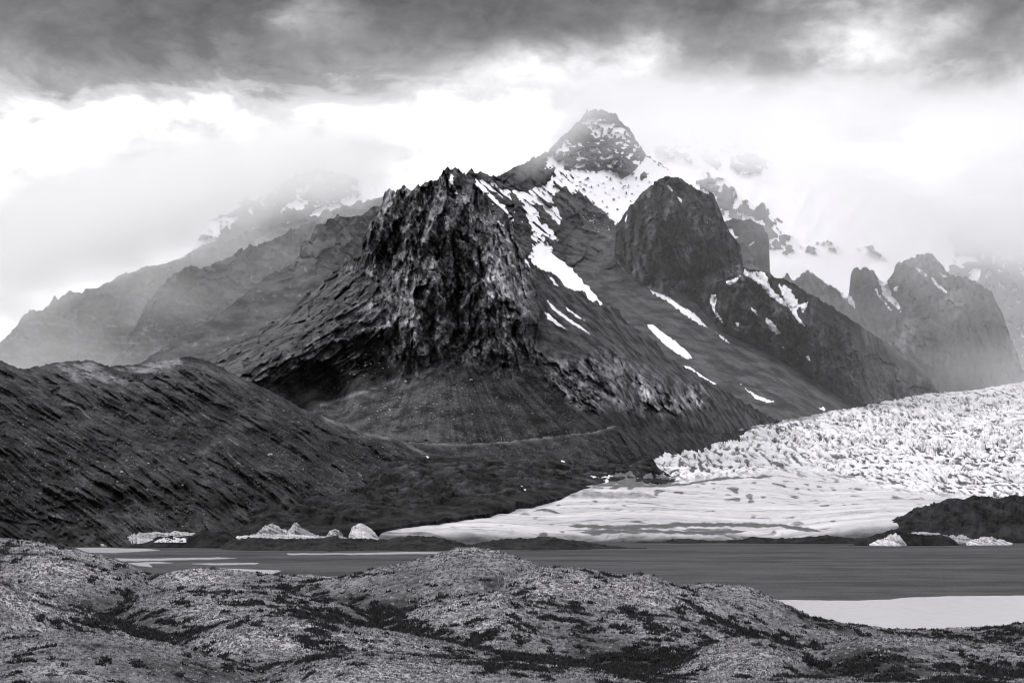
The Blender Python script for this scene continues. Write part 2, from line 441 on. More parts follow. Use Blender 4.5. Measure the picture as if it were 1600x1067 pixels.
def snB(x, y, Y):
    n = fbm(x * 0.06, y * 0.08 + 3, 5, g=.65) * 22
    s = np.full(x.shape, 1.0)
    for p in B_rocks: s = np.minimum(s, -(in_poly(p, x, y) + n) * 0.12)
    for p in B_snowholes: s = np.maximum(s, np.clip((in_poly(p, x, y) + n * .3) * 0.2, -1, 1))
    sp = fbm(x * 0.09 + 9, y * 0.12, 4)
    s = np.where(s < 0, s + 2.2 * sstep(0.08, 0.4, fbm(x * 0.07 + y * .05, y * 0.1 - x * .05, 4)), s)
    s = np.minimum(s, np.where((y < 240) & (x > 1000) & (x < 1180), (0.22 - sp) * 4, 1))
    s = np.minimum(s, np.where((x < 520), (0.10 - fbm(x * 0.03, y * 0.06 + x * .02, 4)) * 4, 1))
    return np.clip(s, -1, 1)
sheet('snow_massif', 'B', B_top, [(250, 640), (1700, 640)], dB, MAT_FAR, step=3.2, jag=(5, 0.03), snow=snB,
      relief=lambda x, y: 90 * ridged(x * 0.012, y * 0.009 + 4, 4) + 30 * fbm(x * 0.04, y * 0.04, 4), label='cloud-wrapped snow covered massif behind the peak')

# --- far left ridges
F1_top = [(-60, 590), (2, 533), (19, 517), (30, 500), (42, 489), (55, 483), (76, 481), (82, 466), (85, 461), (90, 469), (94, 462), (111, 457), (128, 456), (160, 446), (177, 436),
          (213, 421), (255, 411), (298, 397), (340, 386), (384, 363), (412, 355), (448, 350), (500, 335), (560, 315), (640, 300)]
dF1 = lambda x, y: 6900 + (600 - y) * 2.6 + 0.4 * x
def relF(x, y):
    u, v = rot(x, y, 0.5)
    return 150 * ridged(u * 0.02 + 0.3 * fbm(x * .02, y * .02, 2), v * 0.008, 4) + 34 * ridged(x * 0.035, y * 0.09, 4) + 70 * facets(x / 30, y / 22) + 46 * facets(x / 11, y / 9, 1.3)
def toneF(x, y):
    st = ridged(x * 0.02 + fbm(x * .01, y * .01, 2), y * 0.11 - x * 0.01, 3)
    return 0.45 + 2.1 * sstep(0.5, 0.8, st) * sstep(430, 520, y) + 0.5 * sstep(500, 590, y) + .6 * fbm(x * .05, y * .06, 4)
def snF(polys):
    def f(x, y, Y):
        s = np.full(x.shape, -1.0)
        for p in polys: s = np.maximum(s, np.clip(in_poly(p, x, y) * 0.25, -1, 1))
        return s
    return f
sheet('mountain_ridge', 'F1', F1_top, [(-60, 640), (640, 640)], dF1, MAT_FAR, step=2.4, jag=(4.5, 0.06), relief=relF, tone=toneF,
      snow=snF([[(228, 449), (238, 441), (240, 444), (231, 452)], [(258, 423), (265, 418), (266, 421), (260, 425)], [(278, 406), (292, 396), (294, 399), (282, 406)],
                [(399, 373), (412, 368), (422, 374), (414, 384), (398, 384)], [(440, 366), (452, 362), (456, 364), (444, 370)]]),
      label='pale hazy ridge farthest left, fading into cloud')
F0_top = [(120, 640), (190, 545), (222, 490), (230, 474), (247, 452), (255, 443), (277, 425), (298, 414), (320, 418), (352, 404), (384, 388), (418, 378), (435, 369), (456, 360), (490, 346), (560, 330), (640, 320)]
dF0 = lambda x, y: 5700 + (600 - y) * 2.4 + 0.3 * x
sheet('mountain_ridge', 'F0', F0_top, [(120, 650), (640, 650)], dF0, MAT_FAR, step=2.0, jag=(5, 0.06), relief=relF, tone=toneF,
      snow=snF([[(196, 500), (205, 502), (211, 505), (202, 507)], [(392, 424), (397, 432), (394, 438), (390, 436)], [(452, 376), (465, 367), (464, 371), (453, 379)], [(360, 412), (366, 409), (365, 412)]]),
      label='banded grey cliff ridge behind the left shoulder')

# --- snowy peak with its long grey scree
C_top = [(690, 330), (725, 272), (736, 263), (744, 269), (761, 271), (767, 277), (780, 274), (817, 256), (841, 242), (846, 243), (861, 229), (878, 214), (902, 191), (914, 178), (921, 172), (931, 170),
         (946, 175), (963, 179), (967, 188), (976, 196), (989, 206), (993, 219), (1002, 229), (1010, 244), (1031, 255), (1050, 270), (1080, 290), (1110, 330), (1150, 380), (1190, 425),
         (1230, 520), (1290, 575), (1345, 625), (1400, 660)]
C_bot = [(690, 500), (800, 520), (900, 560), (1100, 680), (1250, 690), (1400, 690)]
dC = tps([(730, 272, 5500), (790, 330, 5250), (841, 243, 5850), (900, 191, 6100), (931, 170, 6200), (1010, 244, 6200), (1050, 270, 6150), (850, 380, 5200), (900, 450, 4900), (930, 330, 5650),
          (905, 230, 5980), (990, 262, 6000), (1000, 300, 5900), (960, 400, 5250), (1050, 450, 5000), (1000, 520, 4550), (1100, 540, 4550), (1200, 600, 4350), (1340, 632, 4600), (1150, 440, 5100), (1060, 600, 4150), (1190, 430, 5200),
          (1250, 560, 4700), (1100, 680, 3900), (1250, 680, 4000), (750, 400, 5000), (800, 500, 4700), (1400, 680, 4500)])
def relC(x, y):
    up = sstep(470, 330, y + (x - 900) * -0.25)
    u, v = rot(x, y, 0.6)
    rocky = 34 * ridged(u * 0.010, v * 0.035, 4) + 26 * facets(x / 26, y / 26, 1.2) + 12 * facets(x / 10, y / 10, 1.3) + 4 * fbm(x * 0.2, y * 0.2, 3)
    scree = 5 * fbm(u * 0.012, v * 0.14, 4) + 1.6 * fbm(u * 0.06, v * 0.4, 3)
    cliff = np.clip(in_poly([(884, 258), (888, 240), (903, 214), (930, 222), (975, 236), (994, 258), (990, 268), (950, 262), (905, 262)], x, y) * 0.1, 0, 1)
    return rocky * up + scree * (1 - up) + 30 * cliff
C_snow = [  # snow on the upper slopes and the long couloir
    [(755, 285), (770, 282), (800, 296), (822, 300), (836, 292), (860, 282), (868, 262), (880, 246), (886, 262), (905, 266), (960, 266), (972, 280), (1010, 258), (1045, 272), (1060, 285), (1000, 300), (978, 345), (962, 352), (945, 330), (925, 318), (905, 300),
     (896, 306), (904, 326), (896, 332), (880, 316), (870, 300), (862, 312), (880, 345), (874, 352), (850, 330), (838, 318), (845, 345), (876, 372), (868, 378), (850, 368), (866, 392), (905, 432), (944, 478), (930, 478), (880, 450), (838, 422), (822, 400), (832, 385), (828, 350),
     (815, 325), (800, 312), (782, 308), (775, 300), (762, 300)],
    [(850, 264), (856, 242), (878, 224), (892, 214), (888, 240), (872, 264)],
    [(784, 320), (795, 326), (808, 334), (818, 350), (800, 345), (786, 332)],
    [(900, 195), (920, 184), (945, 188), (970, 196), (988, 214), (985, 224), (960, 216), (938, 222), (920, 206)],
    [(1010, 244), (1030, 254), (1052, 268), (1100, 330), (1100, 400), (980, 350), (990, 268)],
    [(740, 278), (758, 282), (775, 305), (790, 330), (780, 330), (762, 312), (745, 290)]]
C_rock = [[(872, 300), (884, 290), (898, 312), (890, 318), (876, 310)], [(885, 318), (896, 305), (908, 328), (898, 330)], [(866, 248), (874, 236), (880, 250), (872, 256)], [(926, 258), (934, 256), (932, 270), (927, 268)],
          [(790, 278), (838, 245), (850, 248), (848, 262), (812, 272)], [(836, 322), (848, 320), (850, 332), (840, 330)], [(884, 258), (888, 240), (903, 214), (930, 222), (960, 226), (975, 236), (994, 256), (990, 268), (972, 262), (950, 262), (905, 262)],
          [(896, 200), (908, 192), (918, 198), (914, 212), (900, 210)], [(1000, 272), (1008, 268), (1012, 278), (1002, 282)], [(905, 190), (914, 177), (931, 169), (966, 178), (966, 188), (950, 186), (925, 183)],
          [(800, 330), (812, 342), (828, 372), (832, 392), (824, 402), (812, 382), (805, 350)], [(795, 300), (806, 305), (818, 326), (808, 330)]]
def snC(x, y, Y):
    n = fbm(x * 0.12, y * 0.12 + 3, 4) * 5
    u, v = rot(x, y, 0.72)
    st = fbm(u * 0.03, v * 0.22, 4)
    s = np.full(x.shape, -1.0)
    for p in C_snow: s = np.maximum(s, np.clip((in_poly(p, x, y) + n) * 0.13, -1, 0.8))
    speck = fbm(x * 0.16, y * 0.16 + 8, 4)
    mottled = np.clip(in_poly([(895, 320), (940, 322), (965, 350), (960, 372), (930, 372), (905, 350)], x, y) * 0.1, 0, 1)
    s = np.maximum(s, -1 + mottled * (1 + 1.2 * speck - .1))
    s = s - np.where((y < 245) & (y > 190), 1.9 * np.clip(speck + 0.02, 0, 1) * 3, 0)
    s = s - 3.2 * np.clip(st - 0.08, 0, 1) * sstep(240, 290, y) * sstep(440, 360, y) * sstep(940, 880, x) * 2
    s = s - 2.2 * np.clip(speck - 0.18, 0, 1) * sstep(440, 360, y) * 2
    for p in C_rock: s = np.minimum(s, -np.clip((in_poly(p, x, y) + n * .6) * 0.2, -1, 1))
    s = np.where((y > 222) & (y < 262) & (x < 1000) & (x > 880), np.maximum(s, -0.05 + 1.9 * (fbm(x * .1 + 4, y * .16, 4) - .10)), s)
    lowband = (y > 224 + (x - 930) * 0.15) & (y < 250) & (x < 1012)
    return np.clip(s, -1, 1)
def toneC(x, y):
    u, v = rot(x, y, 0.62)
    return 0.85 + 0.5 * fbm(u * 0.012, v * 0.16, 4) + 0.3 * fbm(u * 0.05, v * 0.5, 3)
sheet('snowy_peak', 'C', C_top, C_bot, dC, MAT_GREY, step=1.7, jag=(3.6, 0.08), relief=relC, tone=toneC, snow=snC, label='snow streaked summit with a long smooth grey scree')

# --- the two domes
D2_top = [(1122, 400), (1128, 348), (1145, 341), (1170, 343), (1190, 351), (1200, 365), (1203, 390), (1201, 410), (1206, 440)]
sheet('rock_dome', 'D2', D2_top, [(1122, 450), (1206, 455)], lambda x, y: 5420 + 0.05 * (x - 1165) ** 2 + (430 - y) * 0.6, MAT_GREY, step=1.5, jag=(3.0, 0.1), back=1.6,
      relief=lambda x, y: 16 * ridged(x * 0.05, y * 0.02, 4) + 5 * fbm(x * 0.2, y * 0.15, 3), tone=lambda x, y: 1.3 + 0 * x,
      snow=snF([[(1138, 358), (1144, 356), (1148, 368), (1155, 370), (1148, 374), (1142, 368)], [(1170, 383), (1180, 375), (1178, 380), (1171, 385)]]),
      label='smaller pale rock dome tucked behind the big dome')
D1_top = [(960, 400), (963, 362), (968, 345), (980, 328), (991, 317), (1004, 300), (1023, 285), (1040, 275), (1061, 277), (1089, 296), (1102, 300), (1114, 302), (1119, 313), (1131, 345), (1144, 370), (1157, 381), (1161, 409), (1163, 425)]
D1_bot = [(960, 402), (968, 414), (991, 436), (1014, 452), (1042, 464), (1072, 456), (1100, 450), (1123, 444), (1163, 430)]
def dD1(x, y):
    yb = poly_y(D1_bot, x)
    return dC(x, yb) - 6 + (yb - y) * 0.55 - 60 * np.sin(np.clip((x - 961) / 200, 0, 1) * np.pi) ** 0.7 * sstep(0, 45, yb - y) + np.clip(370 - y, 0, 200) ** 2 * 0.012
def relD1(x, y):
    xx = x + 8 * fbm(x * .02, y * .02, 2)
    e = sstep(0, 12, poly_y(D1_bot, x) - y)
    return e * (46 * (ridged(xx * 0.03, y * 0.009, 4) - .5) + 30 * facets(xx / 24, y / 70) + 20 * facets(xx / 10, y / 24, 1.3) + 8 * facets(xx / 4.5, y / 9, 1.3) + 3 * fbm(x * 0.3, y * 0.2, 3))
def toneD1(x, y):
    t = 0.25 + 1.7 * sstep(-0.1, 0.5, fbm(x * 0.045, y * 0.013, 5)) + 0.9 * fbm(x * 0.12, y * 0.08, 4)
    t = t + 0.6 * sstep(1050, 1110, x + (300 - y) * 0.6)
    base = np.clip(in_poly([(1012, 440), (1045, 440), (1090, 436), (1130, 420), (1160, 412), (1160, 430), (1095, 448), (1045, 464), (1012, 452)], x, y) / 4 + 0.6 + fbm(x * .1, y * .1, 3), 0, 1)
    return np.clip(t + 2.2 * base, 0.3, 4)
sheet('rock_dome', 'D1', D1_top, D1_bot, dD1, MAT_GREY, step=1.3, jag=(3.0, 0.1), back=1.6, relief=relD1, tone=toneD1,
      snow=snF([[(1041, 290), (1045, 288), (1052, 298), (1050, 300)], [(1057, 306), (1066, 312), (1065, 318), (1060, 312)], [(1104, 347), (1107, 346), (1106, 350)], [(976, 345), (981, 330), (980, 340), (978, 348)]]),
      label='big dark rounded rock dome left of the snow gullies')

# --- right-hand cliffs
E_top = [(1180, 470), (1222, 432), (1231, 429), (1240, 438), (1253, 426), (1262, 420), (1273, 431), (1303, 450), (1320, 463), (1325, 466), (1327, 452), (1329, 428), (1334, 418), (1345, 419), (1354, 418), (1364, 424),
         (1375, 435), (1380, 440), (1385, 439), (1396, 424), (1399, 411), (1417, 405), (1430, 399), (1441, 396), (1458, 399), (1466, 409), (1479, 422), (1494, 431), (1515, 437), (1536, 448), (1549, 458),
         (1558, 473), (1566, 490), (1573, 511), (1579, 528), (1588, 545), (1596, 575), (1625, 610)]
dE = tps([(1231, 430, 5950), (1330, 420, 6000), (1337, 475, 5900), (1440, 396, 6050), (1380, 445, 6150), (1560, 480, 6150), (1400, 600, 5300), (1500, 615, 5500), (1595, 600, 6000), (1450, 500, 5650), (1300, 560, 5500), (1400, 500, 5850), (1520, 520, 5650), (1620, 640, 6100), (1200, 640, 5400)])
def relE(x, y):
    xx = x + 10 * fbm(x * .015, y * .015, 2)
    return 90 * ridged(xx * 0.022, y * 0.008, 4) + 44 * facets(xx / 34, y / 70) + 28 * facets(xx / 12, y / 26, 1.3) + 12 * facets(xx / 5, y / 10, 1.3) + 4 * fbm(x * 0.3, y * 0.2, 3)
def toneE(x, y):
    return np.clip(0.55 + 1.7 * sstep(0.0, 0.5, fbm(x * 0.03, y * 0.012, 4)) + 0.9 * fbm(x * 0.1, y * 0.08, 4), 0.3, 3)
sheet('rock_cliff', 'E', E_top, [(1180, 670), (1625, 670)], dE, MAT_GREY, step=1.8, jag=(4.2, 0.09), relief=relE, tone=toneE, label='broad grey cliffs with rounded heads above the glacier')
E1_top = [(1070, 452), (1085, 452), (1110, 447), (1145, 432), (1160, 418), (1180, 421), (1200, 426), (1210, 432), (1238, 441), (1259, 456), (1280, 467), (1313, 488), (1345, 509), (1400, 545), (1450, 590), (1475, 622)]
E1_bot = [(1070, 456), (1090, 475), (1110, 500), (1130, 520), (1180, 540), (1250, 580), (1340, 640), (1475, 660)]
dE1 = tps([(1160, 417, 4980), (1200, 500, 4730), (1130, 480, 4800), (1070, 454, 4830), (1280, 467, 5150), (1340, 620, 4700), (1450, 610, 5150), (1345, 509, 5250), (1230, 560, 4640), (1250, 500, 4900), (1400, 640, 4950)])
def relE1(x, y):
    xx = x + 10 * fbm(x * .02, y * .02, 2)
    u, v = rot(x, y, 0.6)
    top = sstep(60, 10, y - poly_y(E1_top, x)) * sstep(1180, 1230, x)
    return (1 - top * .8) * sstep(0, 12, poly_y(E1_bot, x) - y) * (52 * ridged(xx * 0.028, y * 0.010, 4) + 34 * facets(xx / 26, y / 50) + 20 * facets(xx / 10, y / 20, 1.3) + 8 * facets(xx / 4.5, y / 9, 1.3) + 4 * fbm(x * 0.3, y * 0.2, 3)) + top * 6 * fbm(u * .02, v * .15, 3)
def toneE1(x, y):
    return np.clip(0.38 + 1.1 * sstep(0.05, 0.5, fbm(x * 0.035, y * 0.012 + 5, 4)) + 0.7 * fbm(x * 0.1, y * 0.08, 4) + 0.5 * sstep(1250, 1420, x), 0.25, 3)
def dE1b(x, y):
    yb = poly_y(E1_bot, x); k = sstep(1390, 1330, x)
    a = dC(np.minimum(x, 1345), yb) - 6 + (yb - y) * 1.2 - 30 * sstep(0, 40, yb - y)
    return a * k + dE1(x, y) * (1 - k)
sheet('rock_cliff', 'E1', E1_top, E1_bot, dE1b, MAT_GREY, step=1.6, jag=(2.5, 0.09), relief=relE1, tone=toneE1, label='dark cliff band with branching snow gullies below the dome')

# --- grey shoulder left of the crag
G_top = [(170, 610), (219, 568), (264, 536), (298, 519), (320, 505), (347, 488), (386, 456), (416, 432), (437, 422), (458, 411), (467, 403), (470, 384), (475, 377), (486, 373), (491, 358), (494, 350), (509, 349),
         (512, 341), (522, 342), (526, 337), (543, 339), (567, 336), (583, 323), (595, 322), (640, 310), (680, 320)]
dG = tps([(219, 568, 3650), (320, 505, 3800), (470, 390, 4150), (500, 350, 4300), (560, 335, 4330), (450, 450, 3950), (640, 310, 4350), (560, 420, 4200), (400, 520, 3700), (300, 600, 3500), (680, 500, 4000), (500, 430, 3960)])
def relG(x, y):
    cl = sstep(440, 400, y)
    u, v = rot(x, y, -0.62)
    return cl * (22 * ridged(x * 0.03, y * 0.02, 4) + 24 * facets(x / 24, y / 26, 1.2) + 10 * facets(x / 9, y / 10, 1.3)) + (1 - cl) * (6 * fbm(u * 0.015, v * 0.08, 4) + 3 * fbm(x * .2, y * .2, 3) + 10 * ridged(x * .03, y * .05, 3))
def toneG(x, y):
    return np.clip(0.8 + 0.5 * fbm(x * 0.03, y * 0.05, 4) + 1.2 * sstep(0.25, 0.5, fbm(x * 0.12 + 3, y * 0.12, 4)), 0.3, 3)
sheet('mountain_shoulder', 'G', G_top, [(170, 640), (680, 640)], dG, MAT_GREY, step=1.8, jag=(3, 0.12), relief=relG, tone=toneG, label='jagged grey shoulder behind the left flank of the crag')

# --- the black crag mountain
H_top = [(270, 600), (320, 563), (348, 550), (401, 518), (426, 502), (452, 486), (469, 467), (500, 445), (522, 426), (533, 414), (537, 403), (548, 406), (565, 396), (567, 371), (575, 355), (584, 341), (597, 322), (599, 304), (608, 294), (613, 300),
         (618, 301), (622, 295), (629, 291), (642, 297), (653, 291), (672, 285), (689, 278), (692, 267), (699, 261), (706, 265), (716, 263), (725, 274), (731, 285), (744, 290), (753, 300), (763, 314), (769, 338),
         (772, 336), (776, 332), (785, 334), (791, 342), (799, 344), (804, 368), (814, 387), (825, 402), (838, 419), (865, 427), (872, 433), (880, 444), (896, 454), (913, 456), (919, 467), (945, 479), (966, 482),
         (974, 498), (991, 511), (1013, 526), (1025, 533), (1040, 556), (1068, 571), (1098, 590), (1130, 607), (1165, 630), (1200, 650), (1240, 668)]
H_bot = [(270, 620), (400, 650), (480, 700), (560, 730), (900, 730), (1000, 740), (1240, 700)]
dH = tps([(320, 563, 3300), (430, 503, 3290), (530, 420, 3240), (600, 300, 3180), (575, 370, 3120), (620, 400, 3060), (500, 480, 3150),
          (600, 470, 2995), (540, 500, 3005), (450, 548, 2985), (370, 590, 2960), (400, 600, 2970), (470, 590, 2995), (540, 560, 2990), (590, 545, 2985), (520, 620, 3010), (480, 640, 2960), (600, 590, 2960),
          (640, 585, 2900), (560, 612, 2880), (490, 640, 2850), (640, 640, 2790), (580, 690, 2700), (700, 690, 2700), (850, 690, 2740), (500, 720, 2650), (700, 630, 2800), (700, 575, 2900),
          (700, 265, 3130), (700, 340, 3060), (640, 480, 2950), (700, 480, 2965), (790, 450, 2930), (770, 350, 3070), (740, 560, 2900), (800, 560, 2930), (620, 560, 2910), (830, 470, 3020),
          (860, 430, 3250), (870, 620, 2860), (840, 540, 2990), (930, 600, 2950), (1000, 640, 3060), (900, 500, 3150), (950, 480, 3420), (1040, 556, 3560), (960, 560, 3100), (960, 665, 2850), (1030, 600, 3190),
          (1100, 640, 3400), (1130, 607, 3700), (1200, 655, 3850), (980, 720, 2850), (1150, 690, 3500), (900, 640, 2830)])
CRAG = [(566, 396), (568, 370), (600, 290), (700, 258), (770, 320), (805, 350), (830, 410), (838, 470), (830, 530), (845, 560), (800, 585), (745, 565), (700, 572), (660, 575), (640, 590), (605, 560), (600, 500), (590, 440), (540, 420)]
CRAG2 = [(835, 550), (880, 560), (960, 545), (1030, 590), (1110, 600), (1105, 640), (1030, 655), (960, 640), (900, 640), (850, 600)]
CRAG3 = [(370, 595), (470, 530), (560, 470), (610, 440), (605, 560), (540, 590), (470, 585), (400, 612)]
def crag_mask(x, y):
    w = 9 * fbm(x * .03, y * .03, 3)
    m = sstep(-22, 22, in_poly(CRAG, x, y) + 1.6 * w)
    m2 = sstep(-10, 14, in_poly(CRAG2, x, y) + w)
    m3 = sstep(-6, 22, in_poly(CRAG3, x, y) + 2.2 * w) * (0.35 + 0.65 * sstep(-0.2, 0.3, fbm(x * .02, y * .03, 3)))
    return m, m2, m3
def relH(x, y):
    m, m2, m3 = crag_mask(x, y)
    th, r = fan(x, y, 690, -60)
    wx = 0.35 * fbm(x * 0.012, y * 0.012, 3)
    wy = 0.35 * fbm(x * 0.012 + 9, y * 0.012, 3)
    ribs = 60 * (ridged(th * 9 + wx, r * 0.005, 3) - 0.5) + 22 * (ridged(th * 24 + wx * 3, r * 0.014 + 3, 3) - 0.5)
    blocks = 24 * facets(x / 40 + .5 * wx, y / 95) + 15 * facets(x / 15 + wx, y / 42 + wy, 1.2) + 8 * facets(x / 6 + wx, y / 15 + wy, 1.3) + 3 * fbm(x * 0.3, y * 0.25, 3)
    crag = ribs + blocks
    u, v = rot(x, y, 0.75)
    low = 40 * (ridged(u * 0.012, v * 0.035, 4) - .5) + 22 * facets(u / 40, v / 16, 1.2) + 10 * facets(u / 14, v / 7 + wx, 1.4) + 3 * fbm(x * 0.3, y * 0.3, 3)
    u3, v3 = rot(x, y, -0.58)
    left = 26 * (ridged(u3 * 0.012 + 5, v3 * 0.05, 4) - .5) + 20 * facets(u3 / 40, v3 / 15 + wx, 1.2) + 9 * facets(u3 / 15, v3 / 6 + wx, 1.4) + 2 * fbm(x * 0.3, y * 0.3, 3)
    th2, r2 = fan(x, y, 690, 470)
    scree = 2.0 * fbm(th2 * 22, r2 * 0.01, 4) + 1.0 * fbm(x * 0.3, y * 0.3, 3)
    rt = sstep(840, 900, x) * sstep(600, 540, y - (x - 900) * 0.5)
    rscree = rt * (9 * fbm(u * 0.01, v * 0.1, 4) + 2 * fbm(u * 0.05, v * 0.4, 3))
    lf = sstep(620, 560, x) * sstep(620, 560, y)
    rest = scree * (1 - lf) + lf * left * 0.55 + rscree
    return crag * m + np.maximum(low * m2, left * m3 * 1.2) + rest * (1 - np.maximum(m, np.maximum(m2, m3)))
def toneH(x, y):
    m, m2, m3 = crag_mask(x, y)
    th, r = fan(x, y, 690, -60)
    vein = ridged(th * 30 + 1.2 * fbm(x * .02, y * .02, 3), r * 0.03, 4)
    wxx = 0.35 * fbm(x * 0.012, y * 0.012, 3)
    t = 0.95 + 0.8 * fbm(x * 0.03, y * 0.022, 4) + 0.6 * fbm(x * 0.15, y * 0.1, 3) + 0.7 * facets(x / 15 + wxx, y / 42 + 0.35 * fbm(x * 0.012 + 9, y * 0.012, 3), .8) + 0.5 * facets(x / 4, y / 9, 1.0)
    t = t + m * 1.3 * sstep(0.55, 0.85, vein)
    pil = np.exp(-(((x - 778) / 24) ** 2) - ((y - 450) / 75) ** 2) + 0.6 * np.exp(-(((x - 640) / 30) ** 2) - ((y - 540) / 45) ** 2)
    t = t + pil * (0.9 + 1.6 * sstep(0.45, 0.8, vein))
    u, v = rot(x, y, -0.58)
    t = t + 0.9 * m3 * sstep(0.5, 0.85, ridged(u * 0.03, v * 0.13, 4))
    u2, v2 = rot(x, y, 0.95)
    t = t + 0.9 * m2 * sstep(0.5, 0.85, ridged(u2 * 0.02, v2 * 0.10, 4))
    wh = np.exp(-(((x - 1010 - (y - 620) * .35) / 7) ** 2) - ((y - 620) / 24) ** 2) + 0.6 * np.exp(-(((x - 1090 - (y - 625) * .5) / 7) ** 2) - ((y - 625) / 18) ** 2)
    t = t + 5 * wh * sstep(-0.2, 0.3, fbm(x * .2, y * .08, 3))
    rock = np.maximum(m, np.maximum(m2, m3))
    th2, r2 = fan(x, y, 690, 470)
    sc = 0.27 + 0.42 * fbm(th2 * 26, r2 * 0.006, 4) + .12 * fbm(x * .4, y * .4, 2)
    cone = np.clip(in_poly([(640, 585), (720, 590), (720, 700), (480, 700), (470, 648)], x, y) / 25 + 0.5, 0, 1)
    sc = sc + 0.22 * cone  # sunlit left half of the scree cone painted lighter
    hollow = np.clip(in_poly([(480, 640), (600, 560), (640, 575), (560, 612)], x, y) / 10 + .5, 0, 1)
    rt = sstep(835, 870, x) * sstep(600, 560, y - (x - 900) * 0.45)
    sc = sc + 0.30 * rt
    lf = sstep(600, 560, x) * sstep(30, 0, y - (460 + (560 - x) * 0.62))
    sc = sc + 0.35 * lf
    lit_band = np.exp(-((y - (588 + (640 - x) * 0.33)) / 3.0) ** 2) * (x > 500) * (x < 680)  # band of light along the cone ridge, painted into the tone
    sc = sc + 0.8 * lit_band
    t = 0.95 * np.clip(t, 0.1, 6) ** 1.35  # contrast steepened so tone stands for lit facets and deep shade
    return np.clip(t * rock + sc * (1 - rock), 0.12, 6)
sheet('crag_mountain', 'H', H_top, H_bot, dH, MAT_CRAG, step=1.5, jag=(4.0, 0.14), relief=relH, tone=toneH, label='jagged black crag with scree fans, tallest in the middle')

# --- lateral moraine bench in front of the crag
I_top = [(540, 720), (600, 700), (640, 691), (720, 694), (790, 690), (860, 682), (930, 674), (965, 664), (1010, 668), (1060, 676), (1120, 678), (1180, 668), (1215, 664)]
dI = tps([(600, 700, 2620), (720, 694, 2650), (860, 682, 2720), (965, 664, 2820), (1100, 678, 3150), (1215, 664, 3700), (700, 760, 2500), (900, 740, 2600), (1000, 720, 2780), (540, 770, 2480), (1215, 700, 3500)])
def relI(x, y):
    u, v = rot(x, y, 1.0)
    return 13 * ridged(x * 0.045 + y * -0.03, y * 0.012, 4) + 6 * fbm(v * 0.12, u * 0.02, 4) + 2 * fbm(x * .3, y * .3, 3)
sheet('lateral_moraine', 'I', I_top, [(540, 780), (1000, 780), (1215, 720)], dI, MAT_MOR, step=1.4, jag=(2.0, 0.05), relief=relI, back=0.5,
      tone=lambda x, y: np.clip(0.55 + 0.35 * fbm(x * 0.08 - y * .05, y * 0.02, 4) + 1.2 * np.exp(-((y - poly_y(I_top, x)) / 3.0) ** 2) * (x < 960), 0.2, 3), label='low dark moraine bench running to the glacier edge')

# --- the big ribbed moraine on the left
J_top = [(-260, 520), (-60, 545), (0, 564), (34, 577), (77, 568), (123, 563), (147, 564), (165, 572), (215, 569), (270, 560), (291, 557), (325, 563), (368, 586), (402, 600), (430, 615), (475, 640), (510, 652), (540, 662), (582, 677), (620, 684), (645, 697), (680, 715), (720, 740)]
J_bot = [(-260, 870), (-60, 860), (320, 852), (420, 835), (520, 810), (600, 790), (720, 770)]
dJ = tps([(0, 564, 2200), (-60, 545, 2150), (-260, 520, 1980), (-260, 850, 1760), (77, 568, 2280), (147, 564, 2330), (215, 569, 2380), (291, 557, 2430), (402, 600, 2480), (510, 652, 2540), (620, 684, 2590), (720, 740, 2600), (0, 700, 1990), (0, 835, 1850), (150, 835, 1880), (150, 700, 2080),
          (300, 835, 1930), (300, 700, 2180), (400, 800, 2080), (450, 720, 2270), (540, 720, 2400), (560, 780, 2260), (-60, 840, 1830), (650, 760, 2450)])
def jdir(x, y):
    # fall lines lean right and flatten toward the foot
    a = x - (y - 560) * 1.75 + 0.0012 * (y - 560) ** 2 + 14 * fbm(x * .008, y * .008, 3)
    return a
def relJ(x, y):
    a = jdir(x, y)
    env = sstep(-0.25, 0.35, fbm(x * 0.010 + 4, y * 0.014, 3)); env2 = sstep(-0.3, 0.3, fbm(x * 0.016 + 9, y * 0.02 + 2, 3))
    r = 30 * ridged(a * 0.018, y * 0.008, 3) * (.4 + .6 * env) + 12 * ridged(a * 0.055, y * 0.018, 3) * (.2 + .8 * env) + 5 * ridged(a * 0.17, y * 0.03, 3) * env2 + 5 * facets(a / 26, y / 30, 1.2) * (1 - .5 * env2) + 2.5 * facets(x / 8, y / 6, 1.3) * (1 - env2 * .6) + 1.2 * fbm(x * 0.35, y * 0.35, 3)
    crest = sstep(2, 22, y - poly_y(J_top, x))
    return r * crest
def toneJ(x, y):
    a = jdir(x, y)
    rr = ridged(a * 0.055, y * 0.015, 3)
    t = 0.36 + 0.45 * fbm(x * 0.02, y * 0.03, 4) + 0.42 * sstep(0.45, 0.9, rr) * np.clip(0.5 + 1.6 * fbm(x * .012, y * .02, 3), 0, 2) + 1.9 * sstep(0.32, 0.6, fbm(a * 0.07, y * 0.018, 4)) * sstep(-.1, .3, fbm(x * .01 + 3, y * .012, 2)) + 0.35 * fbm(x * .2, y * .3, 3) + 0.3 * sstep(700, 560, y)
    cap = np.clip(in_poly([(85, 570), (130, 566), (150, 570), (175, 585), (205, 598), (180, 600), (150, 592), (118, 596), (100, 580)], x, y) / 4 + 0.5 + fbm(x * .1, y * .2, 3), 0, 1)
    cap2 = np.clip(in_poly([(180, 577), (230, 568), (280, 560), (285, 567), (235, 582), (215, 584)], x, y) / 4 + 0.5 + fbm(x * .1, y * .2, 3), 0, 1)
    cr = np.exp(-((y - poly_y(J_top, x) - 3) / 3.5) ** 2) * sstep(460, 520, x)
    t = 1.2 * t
    return np.clip(t + 1.9 * cap + 2.2 * cap2 + 1.6 * cr, 0.2, 5)
